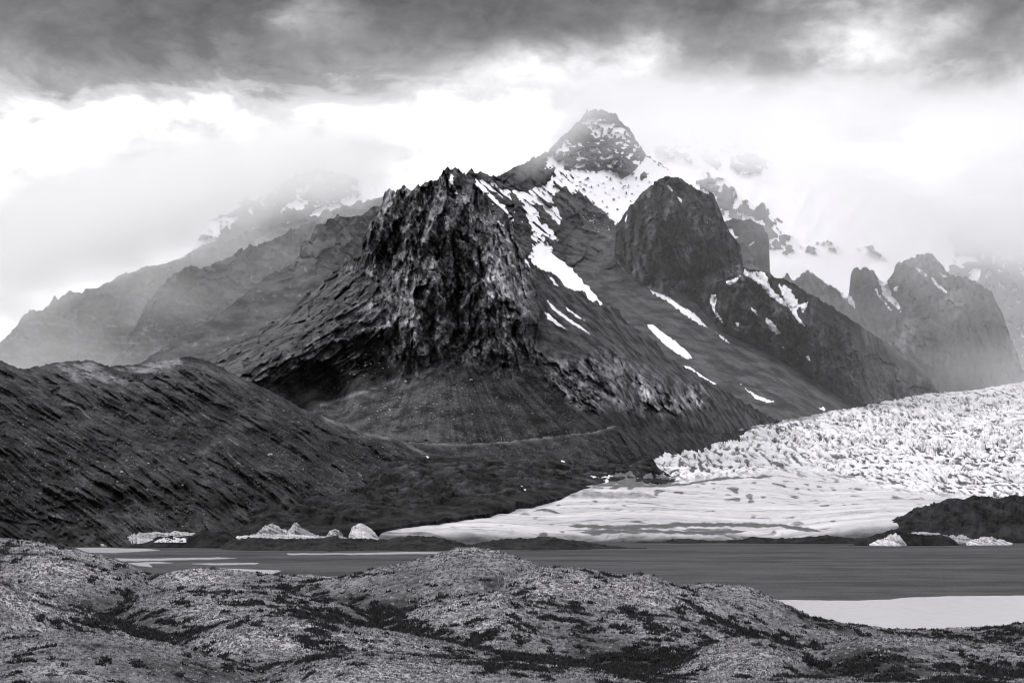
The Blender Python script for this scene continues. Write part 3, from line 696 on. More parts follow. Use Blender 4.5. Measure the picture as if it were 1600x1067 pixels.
sheet('ribbed_moraine', 'J', J_top, J_bot, dJ, MAT_MOR, step=1.6, jag=(2.0, 0.06), relief=relJ, tone=toneJ, back=0.45, label='tall dark moraine slope scored by slanting ribs')

print('mountains', round(time.time() - T0, 1))

# ------------------------------------------------------------------ draped sheets: glacier, debris, plain
def draped(name, key, top, bot, depth, mat, disp, step=(1.5, 0.5), tone=None, snow=None, x0=None, x1=None, label=None, kind='structure', lip=0, cat=None, nback=0, ragged=0):
    x0 = top[0][0] if x0 is None else x0; x1 = top[-1][0] if x1 is None else x1
    xs = np.arange(x0, x1 + step[0], step[0])
    yt = poly_y(top, xs); yb = np.maximum(poly_y(bot, xs), yt + 1)
    if ragged: yb = np.maximum(yb + ragged * fbm(xs * .035, xs * 0 + 3, 5, 2.1, .65) * sstep(640, 740, xs), yt + 1)
    nr = int(np.max(yb - yt) / step[1]) + 2
    x = np.broadcast_to(xs, (nr, len(xs))).copy(); y = yt + (yb - yt) * np.linspace(0, 1, nr)[:, None]
    Y = depth(x, y); X, Yw, Z = unproj(x, y, Y)
    Z = Z + disp(x, y, X, Yw)
    tn = tone(x, y, X, Yw) if tone else np.ones_like(x); sn = snow(x, y, X, Yw) if snow else np.full_like(x, -1.0)
    rows = [(X, Yw, Z, tn, sn)]
    if nback:
        for k in range(1, nback + 1):
            f = k / nback
            rows.insert(0, tuple(a[None] for a in ((X[0] * (Yw[0] + 300 * f) / Yw[0]), Yw[0] + 300 * f, Z[0] - 120 * f, tn[0], sn[0])))
    if lip:
        rows.append(tuple(a[None] for a in (X[-1], Yw[-1] - 2, np.full_like(Z[-1], -lip), tn[-1], sn[-1])))
    X2, Y2, Z2, t2, s2 = [np.vstack([r[i] for r in rows]) for i in range(5)]
    V = np.stack([X2, Y2, Z2], -1).reshape(-1, 3)
    me = raw_mesh(name, V, grid_faces(*X2.shape), mat, {'tone': t2.ravel(), 'snow': s2.ravel()})
    o = add_obj(name, me, label=label, kind=kind, cat=cat)
    SHEETS[key] = dict(x=x, y=y, Y=Y, obj=o, xs=xs, yt=yt, yb=yb, nr=nr, Z=Z)
    return o

def mat_ice(name):
    m = bpy.data.materials.new(name); m.use_nodes = True; nt = m.node_tree
    bs = nt.nodes['Principled BSDF']; bs.inputs['Roughness'].default_value = 0.6
    tc = nt.nodes.new('ShaderNodeTexCoord')
    n = nt.nodes.new('ShaderNodeTexNoise'); n.inputs['Scale'].default_value = 0.08; n.inputs['Detail'].default_value = 8; n.inputs['Roughness'].default_value = .7
    nt.links.new(tc.outputs['Object'], n.inputs['Vector'])
    at = nt.nodes.new('ShaderNodeAttribute'); at.attribute_name = 'tone'
    ramp = nt.nodes.new('ShaderNodeMix'); ramp.data_type = 'RGBA'
    f = M(nt, 'ADD', at.outputs['Fac'], M(nt, 'MULTIPLY', M(nt, 'SUBTRACT', n.outputs['Fac'], 0.5), 0.55), clamp=True)
    nt.links.new(maprange(nt, f, 0.0, 1.0, smooth=False), ramp.inputs[0])
    ramp.inputs[6].default_value = gcol(0.02); ramp.inputs[7].default_value = gcol(0.64)
    nt.links.new(ramp.outputs[2], bs.inputs['Base Color'])
    bp = nt.nodes.new('ShaderNodeBump'); bp.inputs['Distance'].default_value = 1.5
    nt.links.new(n.outputs['Fac'], bp.inputs['Height']); nt.links.new(bp.outputs[0], bs.inputs['Normal'])
    return m
MAT_ICE = mat_ice('glacier_ice')

L_top = [(330, 850), (400, 822), (480, 820), (560, 826), (680, 812), (740, 800), (800, 782), (850, 770), (900, 762), (940, 735), (980, 714), (1010, 707), (1060, 697), (1110, 682), (1170, 668), (1230, 655), (1290, 644), (1345, 634), (1400, 623), (1450, 614), (1510, 611), (1560, 603), (1600, 595), (1660, 585), (1860, 560)]
L_bot = [(330, 852), (850, 852), (950, 849), (1860, 849)]
dL0 = tps([(1860, 565, 6300), (1860, 846, 2045), (1860, 700, 3500), (1660, 590, 5700), (1600, 597, 5500), (1500, 612, 5150), (1400, 623, 4850), (1340, 634, 4550), (1230, 655, 3850), (1100, 684, 3250), (980, 714, 2800), (900, 762, 2450), (1600, 650, 4200), (1600, 700, 3350), (1600, 770, 2500), (1600, 846, 2045),
          (1400, 680, 3650), (1400, 760, 2550), (1200, 700, 3150), (1200, 760, 2480), (1200, 846, 2045), (900, 846, 2040), (900, 800, 2200), (600, 845, 1950), (600, 825, 2050), (400, 850, 1920), (400, 822, 2080), (1000, 760, 2450), (750, 800, 2200)], 1e-2)
dL = lambda x, y: 2035 + 25 * np.logaddexp(0, (dL0(x, y) - 2035) / 25)
def crev(x, y):
    """how broken the ice is: 0 smooth tongue, 1 icefall"""
    line = np.interp(x, [900, 1040, 1100, 1210, 1300, 1350, 1420, 1600], [757, 762, 757, 744, 750, 762, 776, 800])
    return sstep(6, -22, y - line)
_ic = {}
def ice_fields(x, y, X, Y):
    k = (x.shape, float(x[0, 0]))
    if k in _ic: return _ic[k]
    wx = 26 * fbm(X * 0.006, Y * 0.002, 3)
    # two families of crevasses cross at a low angle and leave leaning blades between them
    a = ridged((X - 0.075 * Y + wx) / 10, Y / 95, 3, g=0.6)
    b = ridged((X + 0.06 * Y - wx) / 13, Y / 110 + 7, 3, g=0.6)
    c = ridged(X / 60 + 3, (Y + 0.6 * X + wx) / 60, 2)
    f = facets((X - 0.05 * Y + wx) / 12, Y / 60, 1.2)
    arc = np.abs(perlin(X * 0.006 + 0.5 * fbm(X * .004, Y * .003, 2), Y * 0.010 + X * 0.004)); arc2 = np.abs(perlin(X * 0.014 + 9, Y * 0.013 - X * 0.006))
    _ic[k] = (a, b, c, f, np.minimum(arc, arc2 * 1.3)); return _ic[k]
def dispL(x, y, X, Y):
    a, b, cc, f, arc = ice_fields(x, y, X, Y)
    c = crev(x, y)
    big = fbm(X * 0.010, Y * 0.005 + 3, 3)
    ser = 0.6 * (7 * (a * b * 2.0) + 5 * f) * np.clip(1 + 1.3 * fbm(X * .006 + 3, Y * .003, 2), .4, 1.8) + 6 * cc + 11 * big - 9 * sstep(0.05, 0.0, arc) - 7
    edge = sstep(0, 14, y - poly_y(L_top, x))
    smooth = 3.0 * fbm(X * 0.006, Y * 0.008, 4) + 0.8 * ridged(X * 0.03, Y * 0.05, 3)
    toe = sstep(849, 838, y)
    return (c * ser * (0.45 + 0.55 * sstep(2300, 3600, Y)) + (1 - c) * smooth) * (0.35 + 0.65 * edge) * toe
def toneL(x, y, X, Y):
    a, b, cc, f, arc = ice_fields(x, y, X, Y)
    c = crev(x, y)
    # crevasse shade painted dark into the ice, with some grit
    dens = 1.0 + 0.9 * fbm(X * .004, Y * .002, 3) + 0.5 * fbm(X * .03, Y * .008, 2)
    crack = sstep(0.36, 0.22, a) * 1.0 + sstep(0.34, 0.20, b) * 0.9 + 0.3 * sstep(0.3, 0.1, cc)
    crack = crack + 0.8 * sstep(0.035, 0.012, arc)
    t = 0.93 + 0.3 * fbm(X * .012, Y * .006, 4) - c * np.clip(crack * dens, 0, 1.05)
    sm = 0.68 - 0.5 * sstep(0.06, 0.0, np.abs(perlin(X * 0.012 + fbm(X * .01, Y * .01, 2), Y * 0.02))) * sstep(0.0, 0.3, fbm(X * .01 + 5, Y * .01, 3))
    sm = sm - 0.5 * sstep(0.35, 0.6, fbm(X * 0.02, Y * 0.06, 4)) - 0.35 * fbm(X * .004, Y * .03, 4) - 0.06
    strokes = sstep(0.30, 0.16, ridged((X - 0.09 * Y) / 16 + 2, Y / 60, 2)) * sstep(0.02, 0.3, fbm(X * .008 + 2, Y * .01, 3) + 0.25 * sstep(800, 760, y))
    hair = sstep(0.22, 0.10, ridged(X / 60, Y / 9 + X * .01, 2)) * sstep(-0.05, 0.25, fbm(X * .006 + 8, Y * .006, 3))
    sm = sm - 0.55 * strokes - 0.35 * hair
    t = t * c + sm * (1 - c)
    # dirt bands and debris veils
    def band(pts, w, k=1.0):
        p = np.array(pts, float); yy = np.interp(x, p[:, 0], p[:, 1]); m = (x > p[0, 0]) & (x < p[-1, 0])
        ends = sstep(0, 25, x - p[0, 0]) * sstep(0, 25, p[-1, 0] - x)
        ww = w * (1 + 0.9 * fbm(x * 0.05, y * 0 + w, 3)) * ends + 0.05
        return np.clip(1.75 - 1.5 * np.abs(y + 2.5 * fbm(x * .04, x * 0, 3) - yy) / ww, 0, 1) * m * k
    d = band([(900, 757), (1000, 760), (1060, 757), (1130, 748), (1215, 743)], 2.2)
    d = np.maximum(d, band([(880, 822), (960, 824), (1060, 820), (1120, 820), (1220, 822), (1290, 830)], 2.8, 1.3))
    d = np.maximum(d, band([(900, 832), (950, 829), (1010, 828), (1100, 832), (1170, 830)], 3.2, 1.3))
    d = np.maximum(d, band([(1060, 826), (1120, 828), (1160, 831)], 3.5, 0.9))
    d = np.maximum(d, band([(830, 800), (845, 797), (860, 799), (880, 803)], 2.5))
    d = np.maximum(d, band([(860, 768), (940, 775), (1000, 774), (1030, 778)], 5.5, 0.55 + 0.5 * fbm(x * .1, y * .25, 3)))
    veil = np.clip(in_poly([(820, 795), (800, 760), (930, 700), (990, 705), (1010, 730), (1070, 757), (1000, 760), (925, 757), (870, 780)], x, y) / 10 + 0.45 + 0.9 * fbm(x * .06, y * .14, 4), 0, 1)
    d = np.maximum(d, sstep(0.3, 0.7, veil) * 0.95)
    edge = sstep(9, 0, y - poly_y(L_top, x) + 16 * fbm(x * .05, y * .12, 4)) * sstep(1330, 1250, x)
    d = np.maximum(d, edge * 0.8)
    lowdirt = sstep(828, 848, y + 10 * fbm(x * .02, y * .12, 4)) * 0.5
    return np.clip(t * (1 - d) - lowdirt, 0, 1)
draped('glacier', 'L', L_top, L_bot, dL, MAT_ICE, dispL, step=(1.6, 0.62), tone=toneL, label='white crevassed glacier tongue spilling from the right', lip=4, nback=3)
print('glacier', round(time.time() - T0, 1))

# --- debris-covered ice
K_top = [(240, 850), (320, 826), (400, 790), (460, 765), (520, 742), (600, 722), (660, 712), (760, 722), (860, 722), (930, 720), (975, 716), (1015, 712), (1030, 735), (1060, 752)]
K_bot = [(240, 852), (330, 856), (400, 842), (520, 836), (570, 828), (640, 817), (700, 810), (760, 799), (820, 786), (860, 777), (925, 767), (1000, 762), (1060, 758)]
dK = tps([(330, 850, 1930), (400, 840, 1960), (400, 790, 2120), (520, 742, 2360), (660, 712, 2560), (860, 722, 2600), (975, 718, 2780), (560, 836, 1990), (700, 826, 2030), (800, 800, 2170), (900, 772, 2380), (1000, 762, 2450), (1060, 755, 2560), (600, 770, 2270), (760, 760, 2340), (240, 851, 1900)], 1e-2)
def dispK(x, y, X, Y):
    big = 11 * (ridged(X * 0.008, Y * 0.009, 4) - 0.45)
    sm = 8 * (ridged(X * 0.013, Y * 0.02, 4) - 0.4) + 3.2 * facets(X / 26, Y / 30, 1.3) + 1.2 * facets(X / 8, Y / 12, 1.3) + 2.5 * fbm(X * 0.12, Y * 0.08, 4)
    e = sstep(0, 10, y - poly_y(K_top, x)) * sstep(0, 4, poly_y(K_bot, x) - y)
    e2 = sstep(0, 30, poly_y(K_bot, x) - y)
    return (big + sm) * (0.15 + 0.85 * e * e2) - 3 * (1 - sstep(0, 4, poly_y(K_bot, x) - y)) + 2.0
def snK(x, y, X, Y):
    n = fbm(X * 0.03, Y * 0.012 + 4, 4)
    near = sstep(30, 0, poly_y(K_bot, x) - y) * 0.22
    s = n + 0.5 * fbm(X * .12, Y * .04, 3) - 0.60 + 0.8 * near + 0.16 * sstep(700, 900, x) * sstep(40, 10, poly_y(K_bot, x) - y)
    s = s + 0.13 - 0.5 * sstep(20, 4, poly_y(K_bot, x) - y)
    s = s - 2.2 * np.clip(ridged(X * 0.010, Y * 0.007, 4) - 0.33, 0, 1)
    return np.clip(s * 3, -1, 1)
sheet_K = draped('debris_covered_ice', 'K', K_top, K_bot, dK, mat_rock('debris', 0.004, 0.032, 0.06, bump=1.5, bscale=0.4, snow_v=0.6, snow_noise=0.6), dispK, step=(1.8, 0.8),
                 tone=lambda x, y, X, Y: np.clip(0.55 + 1.2 * fbm(X * .02, Y * .008, 4) + 1.5 * sstep(.45, .85, ridged(X * 0.013, Y * 0.02, 4)) * sstep(820, 730, y) + 0.5 * facets(X / 9, Y / 14, 1.0), 0.15, 3), snow=snK, label='hummocky black debris covered ice below the moraine', lip=6, ragged=9)  # hummock crests toned lighter, sun-lit contrast put into the colour

# --- outwash plain: one sheet to the horizon
def build_plain():
    m = bpy.data.materials.new('outwash_sand'); m.use_nodes = True; nt = m.node_tree
    bs = nt.nodes['Principled BSDF']; bs.inputs['Roughness'].default_value = 0.85
    tc = nt.nodes.new('ShaderNodeTexCoord')
    def noise(sx, sy, detail, off=0):
        mp = nt.nodes.new('ShaderNodeMapping'); mp.inputs['Scale'].default_value = (sx, sy, 1); mp.inputs['Location'].default_value = (off, off, 0)
        nt.links.new(tc.outputs['Object'], mp.inputs[0])
        n = nt.nodes.new('ShaderNodeTexNoise'); n.inputs['Scale'].default_value = 1; n.inputs['Detail'].default_value = detail; n.inputs['Roughness'].default_value = 0.65
        nt.links.new(mp.outputs[0], n.inputs['Vector']); return n.outputs['Fac']
    a = noise(0.004, 0.016, 6); b = noise(0.03, 0.05, 5, 4); c = noise(0.5, 0.35, 3, 9)
    f = maprange(nt, a, 0.35, 0.65)
    f = M(nt, 'ADD', M(nt, 'MULTIPLY', f, 0.5), M(nt, 'MULTIPLY', maprange(nt, b, 0.35, 0.65), 0.3))
    f = M(nt, 'ADD', f, M(nt, 'MULTIPLY', maprange(nt, c, 0.3, 0.7), 0.3), clamp=True)
    mix = nt.nodes.new('ShaderNodeMix'); mix.data_type = 'RGBA'; nt.links.new(f, mix.inputs[0])
    mix.inputs[6].default_value = gcol(0.010); mix.inputs[7].default_value = gcol(0.065); bs.inputs['Specular IOR Level'].default_value = 0.1
    nt.links.new(mix.outputs[2], bs.inputs['Base Color'])
    bp = nt.nodes.new('ShaderNodeBump'); bp.inputs['Distance'].default_value = 0.4
    nt.links.new(c, bp.inputs['Height']); nt.links.new(bp.outputs[0], bs.inputs['Normal'])
    ys = np.concatenate([[-2500, -500, 0, 300], np.linspace(500, 2100, 260), np.geomspace(2150, 30000, 40)])
    xs = np.concatenate([-np.geomspace(30000, 800, 24), np.linspace(-760, 760, 260), np.geomspace(800, 30000, 24)])
    X, Y = np.meshgrid(xs, ys)
    Z = 0.35 * fbm(X * 0.012, Y * 0.008, 4) * ((Y > 500) & (Y < 2100) & (np.abs(X) < 800)) - 0.1
    me = raw_mesh('outwash_plain', np.stack([X, Y, Z], -1).reshape(-1, 3), grid_faces(*X.shape)[:, ::-1], m)
    add_obj('outwash_plain', me, label='flat grey outwash plain in front of the glacier', kind='structure')
build_plain()

def ground_pt(px, py, z=0.0):
    Y = FL * (CAMH - z) / (py - HZ); return (px - 800) / FL * Y, Y
def mat_water(name, v, rough=0.25):
    m = bpy.data.materials.new(name); m.use_nodes = True; nt = m.node_tree
    bs = nt.nodes['Principled BSDF']; bs.inputs['Roughness'].default_value = rough
    bs.inputs['Specular IOR Level'].default_value = 0.5
    tc = nt.nodes.new('ShaderNodeTexCoord')
    mp = nt.nodes.new('ShaderNodeMapping'); mp.inputs['Scale'].default_value = (0.25, 0.7, 1); nt.links.new(tc.outputs['Object'], mp.inputs[0])
    n = nt.nodes.new('ShaderNodeTexNoise'); n.inputs['Scale'].default_value = 1; n.inputs['Detail'].default_value = 4; nt.links.new(mp.outputs[0], n.inputs['Vector'])
    mix = nt.nodes.new('ShaderNodeMix'); mix.data_type = 'RGBA'; nt.links.new(maprange(nt, n.outputs['Fac'], 0.25, 0.75), mix.inputs[0])
    mix.inputs[6].default_value = gcol(v * 0.86); mix.inputs[7].default_value = gcol(v)
    nt.links.new(mix.outputs[2], bs.inputs['Base Color'])
    bp = nt.nodes.new('ShaderNodeBump'); bp.inputs['Distance'].default_value = 0.08
    nt.links.new(n.outputs['Fac'], bp.inputs['Height']); nt.links.new(bp.outputs[0], bs.inputs['Normal'])
    return m
MAT_WATER = mat_water('silty_melt_water', 0.4)
def water(name, poly, z=0.35, label=None):
    pts = []
    n = len(poly)
    for i in range(n):
        (x0, y0), (x1, y1) = poly[i], poly[(i + 1) % n]
        k = max(2, int(abs(x1 - x0) / 12))
        for j in range(k):
            t = j / k; px = x0 + (x1 - x0) * t; py = y0 + (y1 - y0) * t + 0.6 * float(perlin(px * 0.06, py * .1 if (py := y0) else 0))
            pts.append(ground_pt(px, py, z))
    V = [(a, b, z) for a, b in pts] + [(a, b, z - 0.8) for a, b in pts]
    k = len(pts)
    me = bpy.data.meshes.new(name)
    me.from_pydata(V, [], [tuple(range(k))] + [(i, (i + 1) % k, (i + 1) % k + k, i + k) for i in range(k)])
    me.materials.append(MAT_WATER); me.update()
    import bmesh
    bm = bmesh.new(); bm.from_mesh(me); bmesh.ops.recalc_face_normals(bm, faces=bm.faces); bm.to_mesh(me); bm.free()
    return add_obj(name, me, label=label, kind='structure')
water('lake', [(1150, 936), (1222, 937), (1330, 938), (1390, 936), (1420, 933), (1480, 931), (1600, 930), (1750, 929), (1950, 931), (2200, 938), (2350, 950), (2300, 975), (2000, 1000), (1700, 1012), (1500, 1010), (1300, 1000), (1200, 980)], label='pale silty lake at the right behind the foreground hills')
water('melt_pool', [(118, 856), (150, 855), (230, 857), (250, 859), (225, 861), (180, 863), (140, 863)], label='long pale melt pool under the left moraine foot')
water('melt_stream', [(180, 872), (240, 872), (340, 870.5), (370, 871), (340, 873), (250, 875), (190, 876)], label='thin pale stream strip across the left plain')
water('melt_stream', [(200, 879), (250, 877), (270, 879), (232, 880), (238, 885), (215, 883)], label='small pale stream bend beside the foreground knoll')
water('melt_stream', [(300, 880), (340, 879.5), (405, 879), (400, 881), (330, 882)], label='short narrow bright strip of water on the left plain')
water('melt_pool', [(330, 887), (370, 888), (440, 891), (425, 896), (400, 897), (360, 893)], label='pale tapering pool just behind the small foreground knoll')
water('melt_stream', [(448, 864), (540, 864), (620, 862), (690, 862), (690, 864.5), (600, 865.5), (450, 866)], label='bright melt line along the foot of the black debris ridge')

# ------------------------------------------------------------------ toe of the ice: dark ridges and ice mounds
MAT_DEB = mat_rock('toe_debris', 0.004, 0.024, 0.08, bump=1.2, bscale=0.5, snow_v=0.5, snow_noise=0.7)
def ridge_lump(name, top, ybot, D, mat, label, jag=(2.5, 0.06), rough=3.0, tone=0.8, step=1.3, snowf=None, kind='structure', cat=None, slope=0.7, seed=1.0, streak=None, ice=0):
    """a low ridge or mound: its crest stands at distance D, flanks run down to the plain on both sides"""
    xs = np.arange(top[0][0], top[-1][0] + step, step)
    yt = poly_y(top, xs) + jag[0] * fbm(xs * jag[1] + seed, xs * 0 + seed, 5, 2.1, 0.6) * sstep(0, 12, xs - xs[0]) * sstep(0, 12, xs[-1] - xs)
    Xc, _, Zc = unproj(xs, yt, D); Zc = np.maximum(Zc, 0.2)
    w = Zc / slope + 4
    ts = np.linspace(-1, 1, 61)[:, None]
    Y = D + ts * w
    prof = 1 - np.abs(ts) ** 1.25
    X = Xc * Y / D
    Z = Zc * prof
    dist = np.sqrt(np.clip(1 - np.abs(ts), 0, 1)) * np.minimum(1, Zc / 6)
    u = X * 0.05; v = Y * 0.05
    keep = 1 - np.exp(-(ts / 0.06) ** 2)
    n = rough * (ridged(u + seed * 3, v, 4) - 0.4) * dist * keep
    if streak: n = n + streak * (ridged(X * 0.09 + Y * 0.12, Y * 0.01, 3) - 0.4) * dist * keep
    Z = Z + n - 1.0 * (np.abs(ts) > 0.99)
    tn = np.full_like(Z, tone) + 0.35 * fbm(X * .05, Y * .05, 3)
    if ice:
        fc = facets(X / 5.0 + seed, Z / 3.0 + Y / 9.0, 1.2)
        Z = Z + ice * fc * dist * keep * np.clip(slope / 0.8, 0.3, 1)
        sx = 1.0 if slope > .5 else 0.22
        tn = tone + 0.5 * fbm(X * 0.22 * sx + Z * 0.5 + seed, Y * 0.1, 4) - 0.55 * sstep(0.62, 0.85, ridged(X * 0.12 * sx + Z * 0.26 + seed, Y * .05, 3)) + 0 * Z
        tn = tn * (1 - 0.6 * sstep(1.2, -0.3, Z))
    sn = snowf(X, Y, Z, xs + 0 * Z) if snowf else np.full_like(Z, -1.0)
    me = raw_mesh(name, np.stack([X, Y, Z], -1).reshape(-1, 3), grid_faces(*X.shape)[:, ::-1], mat, {'tone': tn.ravel(), 'snow': sn.ravel()})
    return add_obj(name, me, label=label, kind=kind, cat=cat)
ridge_lump('debris_ridge', [(335, 862), (350, 850), (368, 843), (400, 841), (430, 843), (470, 842), (500, 843), (515, 838), (540, 842), (600, 845), (640, 838), (680, 840), (720, 848), (740, 854), (760, 862)], 864, 1790, MAT_DEB,
           'long black debris ridge at the glacier toe', rough=5, slope=0.13)
ridge_lump('debris_ridge', [(700, 864), (740, 850), (775, 845), (810, 842), (850, 840), (900, 845), (945, 852), (965, 853), (985, 856), (1010, 860)], 862, 1800, MAT_DEB, 'black debris ridge beside the smooth ice', rough=5, seed=3, slope=0.14)
ridge_lump('debris_mound', [(170, 862), (200, 852), (232, 846), (245, 841), (280, 838), (300, 836), (315, 828), (335, 830), (355, 832), (362, 838), (385, 850), (400, 862)], 862, 1830, MAT_DEB, 'black debris mound with pale ice face on its left', rough=5, seed=5,
           snowf=lambda X, Y, Z, px: np.where((px > 238) & (px < 292) & (Y < 1826) & (Z > 4.5) & (Z < 10.5), 0.6 * fbm(X * .5, Z * .6, 2) + 0.15, -1.0))
ridge_lump('debris_ridge', [(985, 849), (1000, 845), (1030, 846), (1060, 841), (1110, 844), (1160, 843), (1175, 838), (1210, 841), (1250, 840), (1290, 836), (1330, 840), (1380, 842), (1440, 842), (1520, 844), (1610, 844), (1700, 846)], 856, 1990, MAT_DEB, 'thin black debris rim along the plain edge', rough=3, seed=7, slope=0.3)
ridge_lump('debris_mound', [(1325, 856), (1345, 843), (1365, 836), (1385, 830), (1400, 827), (1420, 832), (1445, 836), (1470, 835), (1490, 842), (1500, 852)], 856, 1900, MAT_DEB, 'black debris hump in front of the right mound', rough=2.5, seed=8)
# dark moraine mound at the right
N_top = [(1340, 852), (1372, 826), (1400, 812), (1425, 797), (1455, 788), (1465, 786), (1480, 779), (1492, 777), (1505, 780), (1520, 774), (1545, 776), (1562, 779), (1580, 774), (1600, 775), (1660, 790), (1720, 830)]
def dispN():
    o = ridge_lump('moraine_mound', N_top, 850, 2055, mat_rock('mound_gravel', 0.006, 0.036, 0.06, bump=1.5, bscale=0.5), 'dark cone shaped moraine mound at the right edge', rough=7, jag=(3, 0.07), tone=0.9, slope=0.62, seed=11, streak=5, step=1.0)
dispN()
# ice mounds
MAT_ICE2 = mat_ice('toe_ice')
def ice_tone(X, Y, Z, px): return np.full_like(Z, -1.0)
def ice_mound(top, D, label, rough=2.0, seed=1.0, group=None, cat='ice mound', tone=0.36, slope=0.8, streak=1.5, name='ice_mound'):
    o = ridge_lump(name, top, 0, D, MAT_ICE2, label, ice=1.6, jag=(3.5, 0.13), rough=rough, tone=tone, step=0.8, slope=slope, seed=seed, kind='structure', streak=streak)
    o['kind'] = 'thing'; o['category'] = cat
    if group: o['group'] = group
    return o
g = 'ice mounds stranded at the glacier toe'
ice_mound([(388, 844), (400, 834), (412, 823), (420, 819), (430, 820), (440, 826), (458, 832), (470, 844)], 1900, 'streaked pale ice mound left of its sharper neighbour', seed=2, group=g)
ice_mound([(440, 844), (450, 830), (458, 819), (464, 817), (470, 823), (480, 829), (492, 836), (506, 844)], 1895, 'peaked striped ice mound beside the round one', seed=3, group=g)
ice_mound([(505, 846), (515, 830), (525, 826), (533, 834), (542, 846)], 1890, 'small broken ice mound between peaked and round mounds', seed=4, group=g)
ice_mound([(543, 842), (550, 824), (560, 818), (570, 819), (582, 828), (594, 842)], 1900, 'smooth rounded bright ice mound', seed=5, rough=0.6, group=g, tone=0.6, streak=0.5)
ice_mound([(1358, 850), (1372, 844), (1388, 838), (1400, 834), (1406, 837), (1416, 850)], 1880, 'pale wedge of ice against the black hump', seed=13, rough=1.0, tone=0.7, cat='ice wedge', name='ice_wedge')
ice_mound([(340, 848), (370, 838), (400, 834), (460, 835), (520, 838), (600, 843), (620, 848)], 1860, 'flat apron of dull ice behind the black ridge', seed=7, rough=0.6, slope=0.25, tone=0.45, cat='ice apron', streak=0.5, name='ice_apron')
ice_mound([(95, 846), (110, 839), (130, 837), (160, 838), (200, 834), (240, 831), (262, 833), (280, 840), (300, 846)], 1885, 'thin broken ice shelf under the left moraine', seed=8, rough=1.5, slope=0.3, tone=0.34, cat='ice shelf', name='ice_shelf')
ice_mound([(235, 842), (250, 834), (275, 830), (300, 832), (320, 840)], 1900, 'smooth pale ice slab behind the black mound', seed=12, rough=0.4, slope=0.4, tone=0.5, cat='ice slab', name='ice_slab')
ice_mound([(1400, 838), (1430, 831), (1480, 829), (1510, 829), (1540, 832), (1560, 838)], 2010, 'dull grey ice strip at the foot of the right mound', seed=9, rough=0.8, slope=0.3, tone=0.35, cat='ice strip', name='ice_strip')
ice_mound([(1510, 848), (1522, 843), (1538, 838), (1550, 841), (1565, 843), (1582, 848)], 1905, 'heap of broken white ice blocks right of the strip', seed=10, rough=3.5, cat='ice heap', tone=0.7, name='ice_heap')
print('toe', round(time.time() - T0, 1))

# ------------------------------------------------------------------ snow patches lying on the flanks
def SP(key, poly, label=None, **k): return snow_patch(key, poly, MAT_SNOW, label=label, **k)
SP('H', [(701, 281), (705, 271), (709, 277), (708, 288), (703, 294), (701, 288)], 'narrow snow slot just under the summit', jag=0.3)
SP('H', [(707, 301), (715, 300), (718, 305), (710, 304)], jag=0.3)
SP('H', [(773, 344), (780, 346), (787, 353), (780, 350)], jag=0.3)
SP('H', [(853, 467), (858, 471), (867, 481), (878, 489), (890, 498), (906, 508), (921, 521), (905, 513), (885, 500), (872, 490), (862, 482)], 'long thin snow streak right of the crag', jag=0.4)
SP('H', [(850, 487), (857, 490), (868, 500), (876, 507), (885, 514), (872, 509), (858, 501)], jag=0.5)
SP('H', [(857, 431), (866, 437), (873, 448), (864, 443)], jag=0.4)
SP('H', [(880, 475), (890, 484), (905, 495), (914, 501), (902, 496), (888, 486)], jag=0.2)
SP('H', [(818, 404), (824, 408), (828, 418), (822, 412)], jag=0.3)
SP('C', [(1011, 507), (1016, 505), (1028, 514), (1044, 525), (1060, 537), (1076, 551), (1081, 559), (1074, 561), (1058, 553), (1040, 540), (1024, 523), (1014, 513)], 'bright tongue of snow on the grey scree', jag=0.8)
SP('C', [(1067, 571), (1078, 573), (1090, 582), (1105, 592), (1121, 601), (1108, 599), (1090, 592), (1074, 580)], jag=1.0)
SP('C', [(1010, 445), (1020, 455), (1040, 460), (1050, 468), (1070, 482), (1085, 490), (1100, 505), (1105, 512), (1090, 505), (1070, 492), (1045, 472), (1020, 459)], jag=1.2)
SP('C', [(1119, 519), (1128, 524), (1142, 537), (1130, 531)], jag=0.6)
SP('C', [(1158, 600), (1170, 610), (1188, 620), (1210, 627), (1200, 629), (1180, 622)], jag=1.5)
SP('C', [(963, 390), (965, 398), (968, 410), (982, 424), (972, 418), (965, 408)], jag=0.3)
SP('C', [(1308, 600), (1318, 607), (1340, 623), (1328, 617)], jag=0.2)
SP('C', [(1280, 637), (1288, 636), (1292, 641), (1283, 641)], jag=0.3)
SP('E1', [(1161, 418), (1170, 426), (1186, 424), (1196, 426), (1200, 435), (1203, 448), (1212, 458), (1222, 466), (1232, 480), (1225, 478), (1205, 464), (1190, 447), (1175, 436), (1163, 430)], 'broad snow gully falling from the notch', jag=1.2)
SP('E1', [(1216, 443), (1222, 448), (1228, 444), (1234, 452), (1240, 460), (1246, 470), (1250, 478), (1244, 490), (1252, 500), (1258, 510), (1248, 504), (1238, 490), (1228, 474), (1222, 460)], 'forked snow gully on the dark cliff', jag=2.0)
SP('E1', [(1252, 474), (1262, 472), (1260, 482), (1255, 490), (1250, 482)], jag=1.0)
SP('E1', [(1196, 496), (1202, 498), (1212, 510), (1221, 521), (1212, 522), (1203, 513), (1197, 505)], jag=1.2)
SP('E1', [(1111, 460), (1118, 460), (1120, 472), (1116, 482), (1124, 494), (1132, 507), (1122, 498), (1114, 484), (1109, 472)], jag=1.0)
SP('E1', [(1132, 440), (1142, 438), (1158, 430), (1156, 434), (1144, 445), (1136, 444)], jag=0.6)
SP('E1', [(1173, 480), (1180, 485), (1184, 493), (1178, 489)], jag=0.5)
SP('E1', [(1148, 504), (1155, 504), (1153, 512)], jag=0.4)
